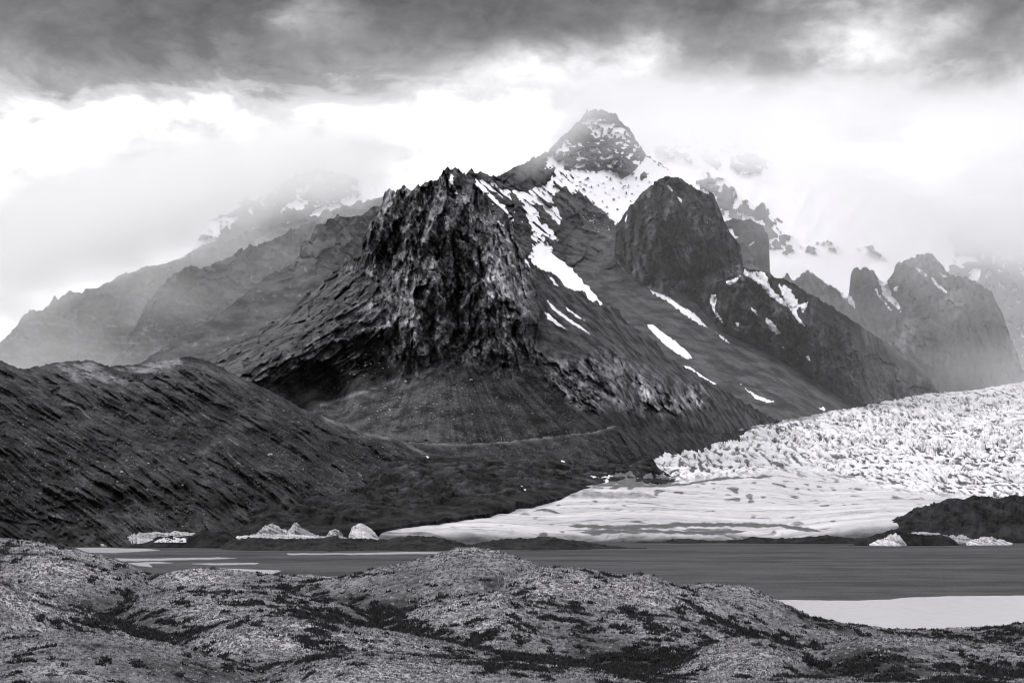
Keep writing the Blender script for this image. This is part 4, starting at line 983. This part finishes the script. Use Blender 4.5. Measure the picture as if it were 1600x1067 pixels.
SP('E1', [(1222, 540), (1229, 546), (1224, 545)], jag=0.2)
SP('E1', [(1258, 553), (1263, 556), (1267, 566), (1262, 562)], jag=0.4)
SP('E', [(1372, 437), (1380, 436), (1386, 440), (1390, 452), (1396, 465), (1403, 472), (1409, 490), (1402, 482), (1388, 470), (1380, 462), (1376, 450)], 'white couloir between the two rounded heads', jag=0.8)
SP('E', [(1364, 448), (1372, 455), (1382, 470), (1395, 488), (1384, 478), (1372, 462)], jag=0.4)
SP('E', [(1432, 419), (1440, 420), (1449, 430), (1446, 434), (1438, 428)], jag=0.4)
SP('E', [(1453, 431), (1460, 435), (1468, 446), (1478, 452), (1479, 459), (1468, 452), (1458, 442)], jag=0.6)
SP('E', [(1466, 425), (1474, 429), (1482, 434), (1474, 432)], jag=0.6)
SP('E', [(1446, 600), (1452, 594), (1458, 603), (1470, 614), (1440, 614)], jag=0.4)
SP('E', [(1392, 608), (1402, 615), (1398, 618)], jag=0.2)
SP('E', [(1397, 448), (1403, 447), (1402, 454), (1397, 456)], jag=0.5)
SP('E', [(1336, 474), (1330, 462), (1322, 462), (1310, 455), (1322, 470), (1336, 482)], jag=0.4)

# ------------------------------------------------------------------ foreground hills
HILLS = [  # crest polyline, distance, front slope, back slope
    ([(-80, 826), (0, 838), (60, 846), (120, 858), (160, 868), (210, 886), (250, 900), (300, 925)], 560, 0.10, 0.25),
    ([(-80, 850), (0, 866), (60, 863), (110, 870), (150, 882), (200, 900), (260, 925)], 470, 0.10, 0.12),
    ([(190, 930), (230, 905), (260, 892), (300, 887), (340, 888), (380, 893), (430, 897), (480, 897), (530, 901), (580, 925)], 540, 0.10, 0.25),
    ([(430, 940), (480, 912), (540, 899), (590, 886), (640, 878), (680, 868), (715, 857), (750, 857), (790, 862), (840, 880), (900, 905), (950, 935)], 500, 0.08, 0.22),
    ([(740, 930), (790, 900), (850, 884), (900, 886), (950, 892), (1000, 896), (1030, 902), (1060, 914), (1100, 926), (1150, 945), (1200, 962), (1270, 980), (1340, 995), (1500, 1010)], 430, 0.09, 0.25),
    ([(1000, 940), (1040, 918), (1065, 911), (1110, 912), (1150, 914), (1175, 918), (1200, 930), (1230, 945), (1270, 963), (1330, 975), (1400, 981), (1450, 983), (1520, 981), (1570, 978), (1600, 972), (1680, 950)], 560, 0.06, 0.25),
    ([(-80, 880), (0, 900), (60, 928), (120, 948), (180, 972), (240, 990), (320, 1020)], 300, 0.10, 0.10),
    ([(120, 985), (160, 952), (220, 932), (300, 920), (350, 914), (400, 917), (450, 925), (520, 940), (620, 975)], 400, 0.10, 0.12),
    ([(280, 1010), (330, 985), (380, 966), (455, 968), (555, 980), (630, 992), (692, 1005), (780, 1028), (860, 1055)], 260, 0.10, 0.10),
    ([(560, 990), (600, 962), (680, 940), (760, 926), (785, 924), (810, 935), (860, 947), (910, 954), (985, 962), (1055, 965), (1110, 980), (1160, 993), (1240, 1020)], 340, 0.09, 0.12),
    ([(360, 1080), (430, 1052), (492, 1034), (555, 1026), (605, 1030), (680, 1038), (780, 1045), (900, 1058), (1000, 1075)], 180, 0.10, 0.10),
    ([(980, 1075), (1030, 1055), (1060, 1042), (1100, 1017), (1150, 1004), (1200, 1006), (1260, 1030)], 235, 0.10, 0.10),
    ([(1200, 1040), (1270, 1016), (1330, 1006), (1390, 1000), (1450, 1003), (1520, 1012), (1600, 1020), (1680, 1030)], 250, 0.09, 0.10),
    ([(-80, 985), (0, 990), (100, 984), (180, 992), (260, 1005), (360, 1035), (460, 1070)], 190, 0.09, 0.2),
    ([(-80, 1075), (400, 1085), (900, 1080), (1300, 1072), (1680, 1072)], 140, 0.10, 0.3),
]
def hills_z(px, Y):
    """height of the foreground moraine hills; px = column direction, Y = distance"""
    row = np.interp(Y, [15, 60, 140, 200, 300, 450, 560, 600], [1400, 1230, 1110, 1062, 1040, 1012, 1004, 1010])
    base = np.where(Y < 600, CAMH - (row - HZ) / FL * Y, np.interp(Y, [600, 640, 800], [3.4, -3, -12]))
    z = base + 0 * px
    acc = np.exp(np.clip(z / 0.3, -60, 200))
    for pts, D, sf, sb in HILLS:
        p = np.array(pts, float)
        yc = np.interp(px, p[:, 0], p[:, 1])
        out = np.maximum(p[0, 0] - px, 0) + np.maximum(px - p[-1, 0], 0)
        zc = CAMH - (yc - HZ) / FL * D - out * 0.06 - 0.35
        d = Y - D
        zi = zc - np.where(d < 0, sf * (np.sqrt(d * d + 400) - 20), sb * (np.sqrt(d * d + 300) - 17.3))
        acc = acc + np.exp(np.clip(zi / 0.3, -60, 200))
    return 0.3 * np.log(acc)
def hills_dn(X, Y):
    n = 0.9 * fbm(X * 0.03, Y * 0.03, 3) + 0.5 * (ridged(X * 0.07 + 4, Y * 0.07, 3) - .4)
    return n * sstep(60, 160, Y) * np.clip(Y / 450, 0.2, 1)
HEATH_ZONES = [(470, 355, 120, 34, 0.32), (600, 330, 100, 26, 0.2), (1040, 285, 95, 32, 0.26), (820, 285, 110, 34, 0.2), (690, 215, 110, 16, 0.12), (930, 255, 90, 30, 0.10), (1480, 200, 120, 30, 0.25), (60, 160, 70, 12, 0.22), (560, 235, 90, 16, 0.2),
               (90, 420, 90, 20, -0.5), (1260, 480, 130, 60, -0.6), (700, 460, 160, 40, -0.35), (560, 150, 170, 20, -0.5), (1150, 190, 90, 25, -0.35), (60, 270, 90, 25, -0.15), (300, 500, 80, 50, -0.3), (180, 185, 90, 25, -0.2), (1380, 250, 60, 12, -0.3)]
TONE_ZONES = [(40, 290, 160, 40, 0.5), (160, 185, 110, 28, -0.4), (560, 160, 200, 22, 0.45), (330, 290, 110, 30, 0.35), (720, 330, 60, 8, 0.6), (690, 450, 150, 60, -0.25), (900, 300, 150, 30, -0.25), (430, 380, 90, 30, -0.2), (1380, 240, 110, 18, -0.35),
              (1250, 430, 160, 60, 0.1), (1120, 540, 90, 40, -0.45), (1130, 200, 90, 30, 0.3), (270, 540, 90, 40, 0.3), (60, 440, 90, 30, 0.25)]
def zones(zz, X, Y):
    px = 800 + FL * X / Y; r = 0 * X
    for a, D, wa, wd, k in zz: r = r + k * np.exp(-((px - a) / wa) ** 2 - ((Y - D) / wd) ** 2)
    return r
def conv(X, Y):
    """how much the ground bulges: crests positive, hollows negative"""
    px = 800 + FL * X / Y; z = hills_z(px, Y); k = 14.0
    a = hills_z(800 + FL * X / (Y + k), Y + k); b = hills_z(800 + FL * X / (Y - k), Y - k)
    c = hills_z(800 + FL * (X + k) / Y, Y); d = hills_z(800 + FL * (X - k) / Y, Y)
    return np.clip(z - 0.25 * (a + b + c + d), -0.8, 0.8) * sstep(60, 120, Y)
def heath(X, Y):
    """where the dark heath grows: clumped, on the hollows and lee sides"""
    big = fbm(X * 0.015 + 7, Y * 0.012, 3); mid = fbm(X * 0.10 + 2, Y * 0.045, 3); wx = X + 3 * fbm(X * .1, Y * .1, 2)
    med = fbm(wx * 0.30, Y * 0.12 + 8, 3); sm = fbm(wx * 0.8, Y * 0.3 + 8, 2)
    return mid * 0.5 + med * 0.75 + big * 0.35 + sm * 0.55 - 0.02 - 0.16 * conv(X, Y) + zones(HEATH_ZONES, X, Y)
def build_hills():
    m = bpy.data.materials.new('lichen_heath'); m.use_nodes = True; nt = m.node_tree
    bs = nt.nodes['Principled BSDF']; bs.inputs['Roughness'].default_value = 0.95; bs.inputs['Specular IOR Level'].default_value = 0.1
    tc = nt.nodes.new('ShaderNodeTexCoord')
    def noise(s, d, r=0.7):
        n = nt.nodes.new('ShaderNodeTexNoise'); n.inputs['Scale'].default_value = s; n.inputs['Detail'].default_value = d; n.inputs['Roughness'].default_value = r
        nt.links.new(tc.outputs['Object'], n.inputs['Vector']); return n.outputs['Fac']
    a = noise(2.2, 6); b = noise(0.25, 5); c = noise(7.0, 3)
    at = nt.nodes.new('ShaderNodeAttribute'); at.attribute_name = 'tone'      # lichen brightness, with painted crest light and hollow shade
    hv = nt.nodes.new('ShaderNodeAttribute'); hv.attribute_name = 'snow'      # heath cover
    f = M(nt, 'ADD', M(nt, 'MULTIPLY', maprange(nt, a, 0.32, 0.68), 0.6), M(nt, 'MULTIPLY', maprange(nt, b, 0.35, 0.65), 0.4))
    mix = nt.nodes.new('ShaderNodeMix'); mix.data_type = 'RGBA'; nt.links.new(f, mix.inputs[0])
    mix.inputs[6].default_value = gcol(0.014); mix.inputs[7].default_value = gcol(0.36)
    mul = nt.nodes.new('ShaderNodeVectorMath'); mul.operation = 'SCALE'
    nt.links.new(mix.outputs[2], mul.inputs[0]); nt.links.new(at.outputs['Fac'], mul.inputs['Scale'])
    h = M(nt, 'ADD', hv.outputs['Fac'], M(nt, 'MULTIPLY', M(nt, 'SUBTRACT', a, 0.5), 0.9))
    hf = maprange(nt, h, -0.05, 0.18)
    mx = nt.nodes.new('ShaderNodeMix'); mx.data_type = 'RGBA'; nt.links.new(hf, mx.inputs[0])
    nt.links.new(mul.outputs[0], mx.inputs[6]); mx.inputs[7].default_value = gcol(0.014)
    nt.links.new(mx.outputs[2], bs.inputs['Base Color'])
    bp = nt.nodes.new('ShaderNodeBump'); bp.inputs['Distance'].default_value = 0.25
    nt.links.new(M(nt, 'ADD', a, M(nt, 'MULTIPLY', c, 0.4)), bp.inputs['Height']); nt.links.new(bp.outputs[0], bs.inputs['Normal'])
    px = np.concatenate([np.arange(-1400, -60, 20.0), np.arange(-60, 1662, 3.0), np.arange(1670, 3000, 20.0)])
    Ys = np.concatenate([np.geomspace(12, 110, 30)[:-1], np.geomspace(110, 800, 480)])
    PX, Y = np.meshgrid(px, Ys)
    X = (PX - 800) / FL * Y
    Z = hills_z(PX, Y) + hills_dn(X, Y)
    hc = heath(X, Y)
    hm = sstep(0.22, 0.5, hc)
    # tussocks and heath cushions stand up from the ground
    tus = 0.10 * fbm(X * 0.9, Y * 0.6, 3) + 0.25 * hm * (0.6 + fbm(X * 0.7, Y * 0.7, 3))
    Z = Z + tus
    tone = np.clip(0.85 + 0.9 * fbm(X * 0.02, Y * 0.015 + 3, 4) + 0.4 * fbm(X * .15, Y * .12, 3) + 1.5 * zones(TONE_ZONES, X, Y) + 0.6 * conv(X, Y), 0.15, 2.0)  # crests toned lighter, hollows darker: relief shading painted into the ground
    # smooth bare gravel faces
    V = np.stack([X, Y, Z], -1).reshape(-1, 3)
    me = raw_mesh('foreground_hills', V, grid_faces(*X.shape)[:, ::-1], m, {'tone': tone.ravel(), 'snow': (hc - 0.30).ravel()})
    o = add_obj('foreground_hills', me, label='rolling lichen covered foreground hills with dark heath', kind='structure')
    return PX, Y, Z
HP, HY, HZZ = build_hills()
print('hills', round(time.time() - T0, 1), sum(len(o.data.polygons) for o in bpy.data.objects if o.type == 'MESH') * 2)

# ------------------------------------------------------------------ ground cover: tussocks and heath, scattered one by one over the hills
def tuft_mesh(name, n, h, spread, mat, seed, w=0.3, flat=False):
    r = np.random.default_rng(seed); V = []; F = []
    for i in range(n):
        a = r.random() * 6.28; rad = spread * math.sqrt(r.random()); cx, cy = rad * math.cos(a), rad * math.sin(a)
        hh = h * (0.55 + 0.6 * r.random()) * (1 - 0.5 * (rad / spread) ** 2); b = r.random() * 6.28
        lx, ly = (r.random() - .5) * h * .7, (r.random() - .5) * h * .7; ww = w * (0.6 + r.random() * .8)
        k = len(V)
        for q in range(3):
            V.append((cx + ww * math.cos(b + q * 2.094), cy + ww * math.sin(b + q * 2.094), -0.08))
        V.append((cx + lx, cy + ly, hh))
        F += [(k, k + 1, k + 3), (k + 1, k + 2, k + 3), (k + 2, k, k + 3)]
    return raw_mesh(name, np.array(V), np.array(F), mat, smooth=False)
def plain_mat(name, v, lo=None):
    m = bpy.data.materials.new(name); m.use_nodes = True; nt = m.node_tree
    bs = nt.nodes['Principled BSDF']; bs.inputs['Roughness'].default_value = 0.95; bs.inputs['Specular IOR Level'].default_value = 0.1
    oi = nt.nodes.new('ShaderNodeObjectInfo'); mix = nt.nodes.new('ShaderNodeMix'); mix.data_type = 'RGBA'
    nt.links.new(oi.outputs['Random'], mix.inputs[0]); mix.inputs[6].default_value = gcol(lo if lo else v * .5); mix.inputs[7].default_value = gcol(v)
    nt.links.new(mix.outputs[2], bs.inputs['Base Color']); return m
def scatter(name, P, scale, protos, label, kind='stuff'):
    me = bpy.data.meshes.new(name); me.vertices.add(len(P)); me.vertices.foreach_set('co', np.ascontiguousarray(P, np.float32).ravel())
    at = me.attributes.new('size', 'FLOAT', 'POINT'); at.data.foreach_set('value', scale.astype(np.float32))
    o = add_obj(name, me, label=label, kind=kind)
    ng = bpy.data.node_groups.new(name + '_scatter', 'GeometryNodeTree')
    ng.interface.new_socket('Geometry', in_out='INPUT', socket_type='NodeSocketGeometry'); ng.interface.new_socket('Geometry', in_out='OUTPUT', socket_type='NodeSocketGeometry')
    gi = ng.nodes.new('NodeGroupInput'); go = ng.nodes.new('NodeGroupOutput')
    iop = ng.nodes.new('GeometryNodeInstanceOnPoints')
    coll = bpy.data.collections.new(name + '_forms')
    for p in protos: coll.objects.link(p)
    ci = ng.nodes.new('GeometryNodeCollectionInfo'); ci.inputs['Collection'].default_value = coll; ci.inputs['Separate Children'].default_value = True; ci.inputs['Reset Children'].default_value = True
    iop.inputs['Pick Instance'].default_value = True
    L = ng.links.new
    L(gi.outputs[0], iop.inputs['Points']); L(ci.outputs[0], iop.inputs['Instance'])
    rv = ng.nodes.new('FunctionNodeRandomValue'); rv.data_type = 'FLOAT_VECTOR'
    rv.inputs[0].default_value = (-0.15, -0.15, 0); rv.inputs[1].default_value = (0.15, 0.15, 6.283); L(rv.outputs[0], iop.inputs['Rotation'])
    na = ng.nodes.new('GeometryNodeInputNamedAttribute'); na.data_type = 'FLOAT'; na.inputs['Name'].default_value = 'size'
    L(na.outputs[0], iop.inputs['Scale'])
    L(iop.outputs[0], go.inputs[0])
    mod = o.modifiers.new('scatter', 'NODES'); mod.node_group = ng
    return o
def hill_z_at(PX, Y):
    X = (PX - 800) / FL * Y
    hm = sstep(0.22, 0.5, heath(X, Y))
    return hills_z(PX, Y) + hills_dn(X, Y) + 0.10 * fbm(X * 0.9, Y * 0.6, 3) + 0.25 * hm * (0.6 + fbm(X * 0.7, Y * 0.7, 3)), X
def build_cover():
    N = 330000
    px = rng.uniform(-60, 1660, N); Y = np.exp(rng.uniform(np.log(118), np.log(620), N))
    Z, X = hill_z_at(px, Y)
    row = HZ - FL * (Z - CAMH) / Y
    h = heath(X, Y) - 0.30
    r = rng.random(N)
    dark = (h + (r - 0.5) * 0.25) > 0.0
    lp = [bpy.data.objects.new('tussock_form', tuft_mesh('tussock_form', 5, 0.28, 0.22, plain_mat('pale_moss%d' % i, v, v * .3), 20 + i, 0.09)) for i, v in enumerate((0.30, 0.11, 0.46))]
    dp = [bpy.data.objects.new('heath_form', tuft_mesh('heath_form', 8, 0.42, 0.55, plain_mat('heath_leaf%d' % i, v, v * .5), 30 + i, 0.16)) for i, v in enumerate((0.02, 0.03, 0.045))]
    sc = np.clip(Y / 260, 0.6, 1.6) * rng.uniform(0.6, 1.4, N)
    ok = (Z > 1) & (row < 1110)
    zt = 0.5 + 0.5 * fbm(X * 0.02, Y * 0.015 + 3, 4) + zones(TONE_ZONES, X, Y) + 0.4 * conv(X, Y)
    l = ok & ~dark & (rng.random(N) < np.clip(0.1 + 0.75 * zt, 0.06, .8))
    P = np.stack([X, Y, Z], -1)
    scatter('moss_tussocks', P[l], sc[l], lp, 'pale tussocks of moss and grass over the near hills')
    d = ok & dark
    scatter('heath_cover', P[d], sc[d] * 0.9, dp, 'low dark heath growing in patches on the near hills')
build_cover()
print('cover', round(time.time() - T0, 1))

# ------------------------------------------------------------------ boulders, stones and bushes, each standing where it stands
def rock_mesh(name, seed, mat, squash=0.75):
    import bmesh
    r = random.Random(seed); bm = bmesh.new(); bmesh.ops.create_icosphere(bm, subdivisions=2, radius=0.5)
    for _ in range(5):
        n = Vector((r.uniform(-1, 1), r.uniform(-1, 1), r.uniform(-.6, 1))).normalized(); d = r.uniform(0.26, 0.42)
        for v in bm.verts:
            k = v.co.dot(n) - d
            if k > 0: v.co -= n * k
    for v in bm.verts: v.co *= r.uniform(0.95, 1.05); v.co.z = v.co.z * squash + 0.22
    me = bpy.data.meshes.new(name); bm.to_mesh(me); bm.free(); me.materials.append(mat); return me
MAT_STONE = mat_flat_rock('pale_boulder', 0.16, 0.42); MAT_STONE_D = mat_flat_rock('dark_boulder', 0.02, 0.06)
ROCKS = [rock_mesh('boulder', i, MAT_STONE) for i in range(4)]; DROCKS = [rock_mesh('dark_boulder', 10 + i, MAT_STONE_D) for i in range(2)]
RB = random.Random(5)
def boulder(loc, size, label, group=None, dark=False, name='boulder'):
    o = add_obj(name, RB.choice(DROCKS if dark else ROCKS), label=label, cat='boulder', group=group, kind='thing', loc=loc)
    o.scale = (size * RB.uniform(.85, 1.2), size * RB.uniform(.85, 1.2), size * RB.uniform(.8, 1.05)); o.rotation_euler = (0, 0, RB.uniform(0, 6.28)); return o
def on(key, px, py, size, label, **k):
    X, Y, Z = at_sheet(key, px, py); return boulder((X, Y, Z), size, label, **k)
on('J', 422, 712, 5.2, 'largest pale round boulder on the ribbed moraine slope')
on('J', 372, 724, 2.8, 'pale boulder standing just left of the largest one')
on('J', 303, 616, 4.0, 'pale boulder high on the ribbed moraine under its summit')
on('J', 422, 750, 6.0, 'black boulder at the foot of the ribbed moraine', dark=True)
on('J', 190, 738, 3.4, 'angular pale boulder low on the left moraine slope')
on('H', 736, 594, 5.0, 'pale boulder alone on the dark scree under the crag')
on('H', 634, 597, 4.6, 'pale boulder beside the crest of the scree cone')
on('H', 666, 688, 7.0, 'black boulder on the pale moraine crest', dark=True)
for i in range(70):
    px = RB.uniform(20, 620); lo = float(poly_y(J_top, px)) + 14; py = RB.uniform(lo, 800 if px < 400 else 740)
    on('J', px, py, RB.uniform(1.4, 2.7), 'small pale boulder, one of many strewn over the ribbed moraine', group='small boulders strewn over the ribbed moraine')
for i in range(70):
    if i < 34: px, py = RB.gauss(620, 38), RB.gauss(640, 12)
    else: px = RB.uniform(560, 860); py = RB.uniform(600, 684)
    on('H', px, py, RB.uniform(1.8, 3.4), 'small pale boulder, one of many lying on the scree cone', group='small boulders lying on the scree cone')
for i in range(24):
    px, py = RB.gauss(575, 22), RB.gauss(573, 16)
    on('H', px, py, RB.uniform(1.8, 3.6), 'small pale boulder, one of many in the dark hollow under the crag', group='small boulders in the dark hollow')
# fine stones too small to pick apart
def stones():
    P = []; S = []
    r = random.Random(9)
    for i in range(5200):
        if i < 2800: px = r.uniform(-20, 640); py = r.uniform(float(poly_y(J_top, px)) + 6, 825 if px < 330 else 770); key = 'J'
        elif i < 4300: px = r.uniform(500, 900); py = r.uniform(590, 690); key = 'H'
        else: px = r.uniform(700, 1180); py = r.uniform(680, 730); key = 'I'
        P.append(at_sheet(key, px, py)); S.append(r.uniform(0.5, 1.3))
    f = [bpy.data.objects.new('stone_form', m) for m in ROCKS[:2]]
    scatter('loose_stones', np.array(P), np.array(S), f, 'loose stones littering moraine and scree')
stones()
def hill_hit(px, row):
    Y = np.geomspace(118, 640, 900); z, X = hill_z_at(np.full_like(Y, px), Y)
    r = HZ - FL * (z - CAMH) / Y; k = np.argmax(r <= row)
    return X[k], Y[k], z[k]
MAT_LEAF = plain_mat('shrub_leaf', 0.035, 0.012); MAT_STEM = plain_mat('shrub_stem', 0.05)
def shrub_mesh(seed, n=170):
    r = np.random.default_rng(seed); V = []; F = []
    lob = [(r.uniform(-.3, .3), r.uniform(-.3, .3), r.uniform(.22, .4)) for _ in range(6)]
    for i in range(n):
        cx, cy, rr = lob[i % 6]; a = r.random() * 6.28; e = math.asin(r.random()) ; k = rr * (0.8 + .3 * r.random())
        p = np.array([cx + k * math.cos(a) * math.cos(e), cy + k * math.sin(a) * math.cos(e), 0.75 * k * math.sin(e) + 0.02])
        t = r.normal(size=(3, 3)) * 0.055
        V += [p + t[0], p + t[1], p + t[2]]; F.append((3 * i, 3 * i + 1, 3 * i + 2))
    return raw_mesh('foliage', np.array(V), np.array(F), MAT_LEAF, smooth=False)
def mound_mesh(seed):
    r = np.random.default_rng(seed); a = np.linspace(0, 2 * np.pi, 13)[:-1]; V = []; F = []
    for k, (rad, h) in enumerate(((0.46, -.06), (0.40, .10), (0.24, .22))):
        for t in a: V.append((rad * math.cos(t) * r.uniform(.85, 1.1), rad * math.sin(t) * r.uniform(.85, 1.1), h * r.uniform(.8, 1.1)))
    V.append((0, 0, 0.27))
    for k in range(2):
        for i in range(12): F.append((k * 12 + i, k * 12 + (i + 1) % 12, (k + 1) * 12 + (i + 1) % 12)); F.append((k * 12 + i, (k + 1) * 12 + (i + 1) % 12, (k + 1) * 12 + i))
    for i in range(12): F.append((24 + i, 24 + (i + 1) % 12, 36))
    return raw_mesh('stems', np.array(V), np.array(F), MAT_STEM, smooth=False)
SH = [(shrub_mesh(50 + i), mound_mesh(60 + i)) for i in range(4)]
def shrub(px, row, wpx, label, group=None, name='heath_shrub', cat='shrub', tall=1.0):
    X, Y, Z = hill_hit(px, row); w = wpx * Y / FL
    e = bpy.data.objects.new(name, None); COL.objects.link(e); e.location = (X, Y, Z - 0.05); e['label'] = label; e['category'] = cat; e['kind'] = 'thing'
    if group: e['group'] = group
    e.scale = (w, w * RB.uniform(.7, 1.1), min(w, 2.2) * 0.8 * tall); e.rotation_euler = (0, 0, RB.uniform(-.5, .5))
    f, m = RB.choice(SH)
    add_obj('foliage', f, parent=e); add_obj('stems', m, parent=e)
    return e
for px, row, w, lab in [(533, 896, 15, 'round dark bush on the skyline left of the central hill'), (497, 899, 12, 'low dark bush left of the skyline pair on the saddle'), (512, 900, 9, 'smallest dark bush between two others on the saddle'),
                        (331, 889, 11, 'dark bush on top of the small pale knoll'), (458, 900, 10, 'dark bush on the right shoulder of the small knoll'), (985, 955, 15, 'round dark bush in the dip right of the central hill'),
                        (676, 871, 8, 'tiny dark bush on the left brow of the central hill')]:
    shrub(px, row, w, lab, name='bush', cat='bush', tall=1.5)
for px, row in [(1296, 976), (1308, 977)]:
    X, Y, Z = hill_hit(px, row); boulder((X, Y, Z), 1.5 if px < 1300 else 2.0, 'smaller dark boulder on the lake shore' if px < 1300 else 'larger dark boulder on the lake shore', dark=True)
CL = [(48, 988), (105, 1032), (215, 1033), (275, 1054), (25, 1031), (66, 1019), (80, 1055), (120, 1051), (245, 962), (262, 968), (300, 966), (150, 1008), (115, 948), (575, 1022), (690, 1025), (590, 1003), (650, 1002), (600, 946), (560, 945), (520, 951), (470, 949),
      (490, 920), (410, 926), (440, 941), (510, 991), (730, 1026), (535, 1019), (887, 967), (770, 985), (783, 998), (840, 981), (818, 1001), (874, 997), (900, 986), (945, 1001), (925, 1013), (948, 1036), (1000, 1016), (990, 1046), (1045, 976), (1080, 986), (1100, 1001),
      (880, 1019), (1188, 1013), (1285, 1053), (1345, 1037), (1400, 1016), (1432, 1033), (1465, 1027), (1515, 1050), (1545, 1046), (1555, 1001), (1470, 1061), (1512, 1031), (1440, 996), (1525, 1013), (715, 1022), (708, 1028), (1028, 985), (1058, 992), (1012, 1000)]
for px, row in CL:
    shrub(px + RB.uniform(-3, 3), row, RB.uniform(16, 34), 'low dark heath shrub, one of many on the pale foreground hills', group='dark heath shrubs on the foreground hills', tall=0.75)
print('things', round(time.time() - T0, 1))

# ------------------------------------------------------------------ mist lying between the ranges
def mat_mist(name, dens, g=0.78):
    m = bpy.data.materials.new(name); m.use_nodes = True; nt = m.node_tree
    nt.nodes.remove(nt.nodes['Principled BSDF'])
    v = nt.nodes.new('ShaderNodeVolumePrincipled'); v.inputs['Color'].default_value = (1.0, 1.0, 1.0, 1); v.inputs['Density'].default_value = dens
    v.inputs['Anisotropy'].default_value = g
    nt.links.new(v.outputs[0], nt.nodes['Material Output'].inputs['Volume'])
    return m
MIST_D = 0.004
MAT_MIST = mat_mist('mist', MIST_D)
def mist(x0, x1, y0, y1, Y0, tau, label, step=7.0):
    """a bank of mist: flat-ish near side, its depth swelling and thinning like cloud"""
    xs = np.arange(x0, x1 + step, step); ys = np.arange(y0, y1 + step, step)
    x, y = np.meshgrid(xs, ys)
    t = np.maximum(tau(x, y), 0.0)
    th = t / MIST_D
    wob = 0 * x
    Yf = Y0 - wob; Yb = Yf + np.maximum(th, 0.5)
    F3 = np.stack(unproj(x, y, Yf), -1).reshape(-1, 3); B3 = np.stack(unproj(x, y, Yb), -1).reshape(-1, 3)
    nr, nc = x.shape; n = nr * nc
    f = grid_faces(nr, nc); b = grid_faces(nr, nc)[:, ::-1] + n
    i = np.arange(n).reshape(nr, nc); side = []
    for e in (i[0, :], i[:, -1], i[-1, ::-1], i[::-1, 0]):
        side.append(np.stack([e[:-1], e[1:], e[1:] + n, e[:-1] + n], -1))
    F = np.vstack([f, b] + side)
    me = raw_mesh('mist', np.vstack([F3, B3]), F, MAT_MIST, smooth=False)
    return add_obj('mist', me, label=label, kind='stuff')
def edge_fade(x, y, x0, x1, y0, y1, fx=60, fy=50):
    return sstep(x0, x0 + fx, x) * sstep(x1, x1 - fx, x) * sstep(y0, y0 + fy, y) * sstep(y1, y1 - fy, y)
def tau_left(x, y):
    line = 452 - (x - 110) * 0.36
    s = line - y
    w = fbm(x * 0.008, y * 0.012 + 3, 4)
    t = 0.30 + 2.9 * sstep(-30, 85, s + 34 * w) + 0.55 * sstep(500, 590, y) * sstep(330, 120, x) + 0.3 * w
    t = t + 0.25 * np.exp(-(((x - 280) / 60) ** 2) - ((y - 470) / 30) ** 2)
    t = t + 1.1 * np.exp(-(((x - 500) / 90) ** 2) - ((y - 270) / 50) ** 2)
    return t * sstep(-40, 60, x + 40) * sstep(760, 560, x) * sstep(120, 300, y) * sstep(230, 120, s + 30 * w)
mist(-180, 780, 100, 680, 4900, tau_left, 'pale cloud wrapping the left ridges')
def tau_between(x, y):
    w = fbm(x * 0.009 + 6, y * 0.014 + 1, 4)
    return (0.30 + 0.5 * w + 0.5 * sstep(470, 380, y)) * sstep(-200, -100, x) * sstep(640, 540, x) * sstep(330, 390, y) * sstep(640, 560, y)
mist(-190, 660, 320, 650, 6560, tau_between, 'thin mist between the two far left ridges')
def tau_mid(x, y):
    w = fbm(x * 0.008 + 5, y * 0.012, 4)
    t = 0.32 + 2.1 * sstep(290, 160, y + 60 * w) + 1.2 * sstep(1440, 1520, x) * sstep(420, 380, y) + 0.35 * w + 1.9 * np.exp(-((y - poly_y(B_top, x) - 12 + 30 * w) / 42.0) ** 2)
    return t * sstep(105, 185, y + 30 * w) * sstep(840, 950, x)
mist(-40, 1760, 40, 700, 6480, tau_mid, 'bright cloud hiding the snow massif')
def tau_peak(x, y):
    w = fbm(x * 0.012 + 1, y * 0.02 + 8, 4)
    edge = np.exp(-((y - (262 - (x - 820) * 0.75) + 8) / 26.0) ** 2) * sstep(790, 850, x) * sstep(960, 900, x)
    t = 0.42 * sstep(300, 215, y) + 0.8 * edge + 0.4 * sstep(195, 160, y) + 0.3 * w + 0.35 * sstep(960, 1010, x) * sstep(300, 200, y)
    return t * edge_fade(x, y, 740, 1250, 90, 420, 120, 80)
mist(730, 1260, 80, 430, 5290, tau_peak, 'thin cloud drifting over the summit')
def tau_right(x, y):
    w = fbm(x * 0.01 + 2, y * 0.014 + 4, 4)
    t = 0.30 + 0.30 * sstep(1230, 1420, x) * sstep(460, 400, y) + 0.45 * sstep(520, 600, y) * sstep(1380, 1500, x) + 0.25 * w
    return t * sstep(1110, 1190, x) * sstep(300, 360, y)
mist(1090, 1760, 290, 660, 5170, tau_right, 'grey mist before the right hand cliffs')
mist(850, 1760, 230, 680, 3950, lambda x, y: 0.10 * edge_fade(x, y, 850, 1900, 230, 900, 120, 80) + 0.04 * sstep(1200, 1600, x), 'faint haze in the valley behind the crag')
mist(-180, 700, 280, 660, 3420, lambda x, y: 0.10 * edge_fade(x, y, -400, 700, 280, 900, 60, 60), 'faint haze behind the black crag')
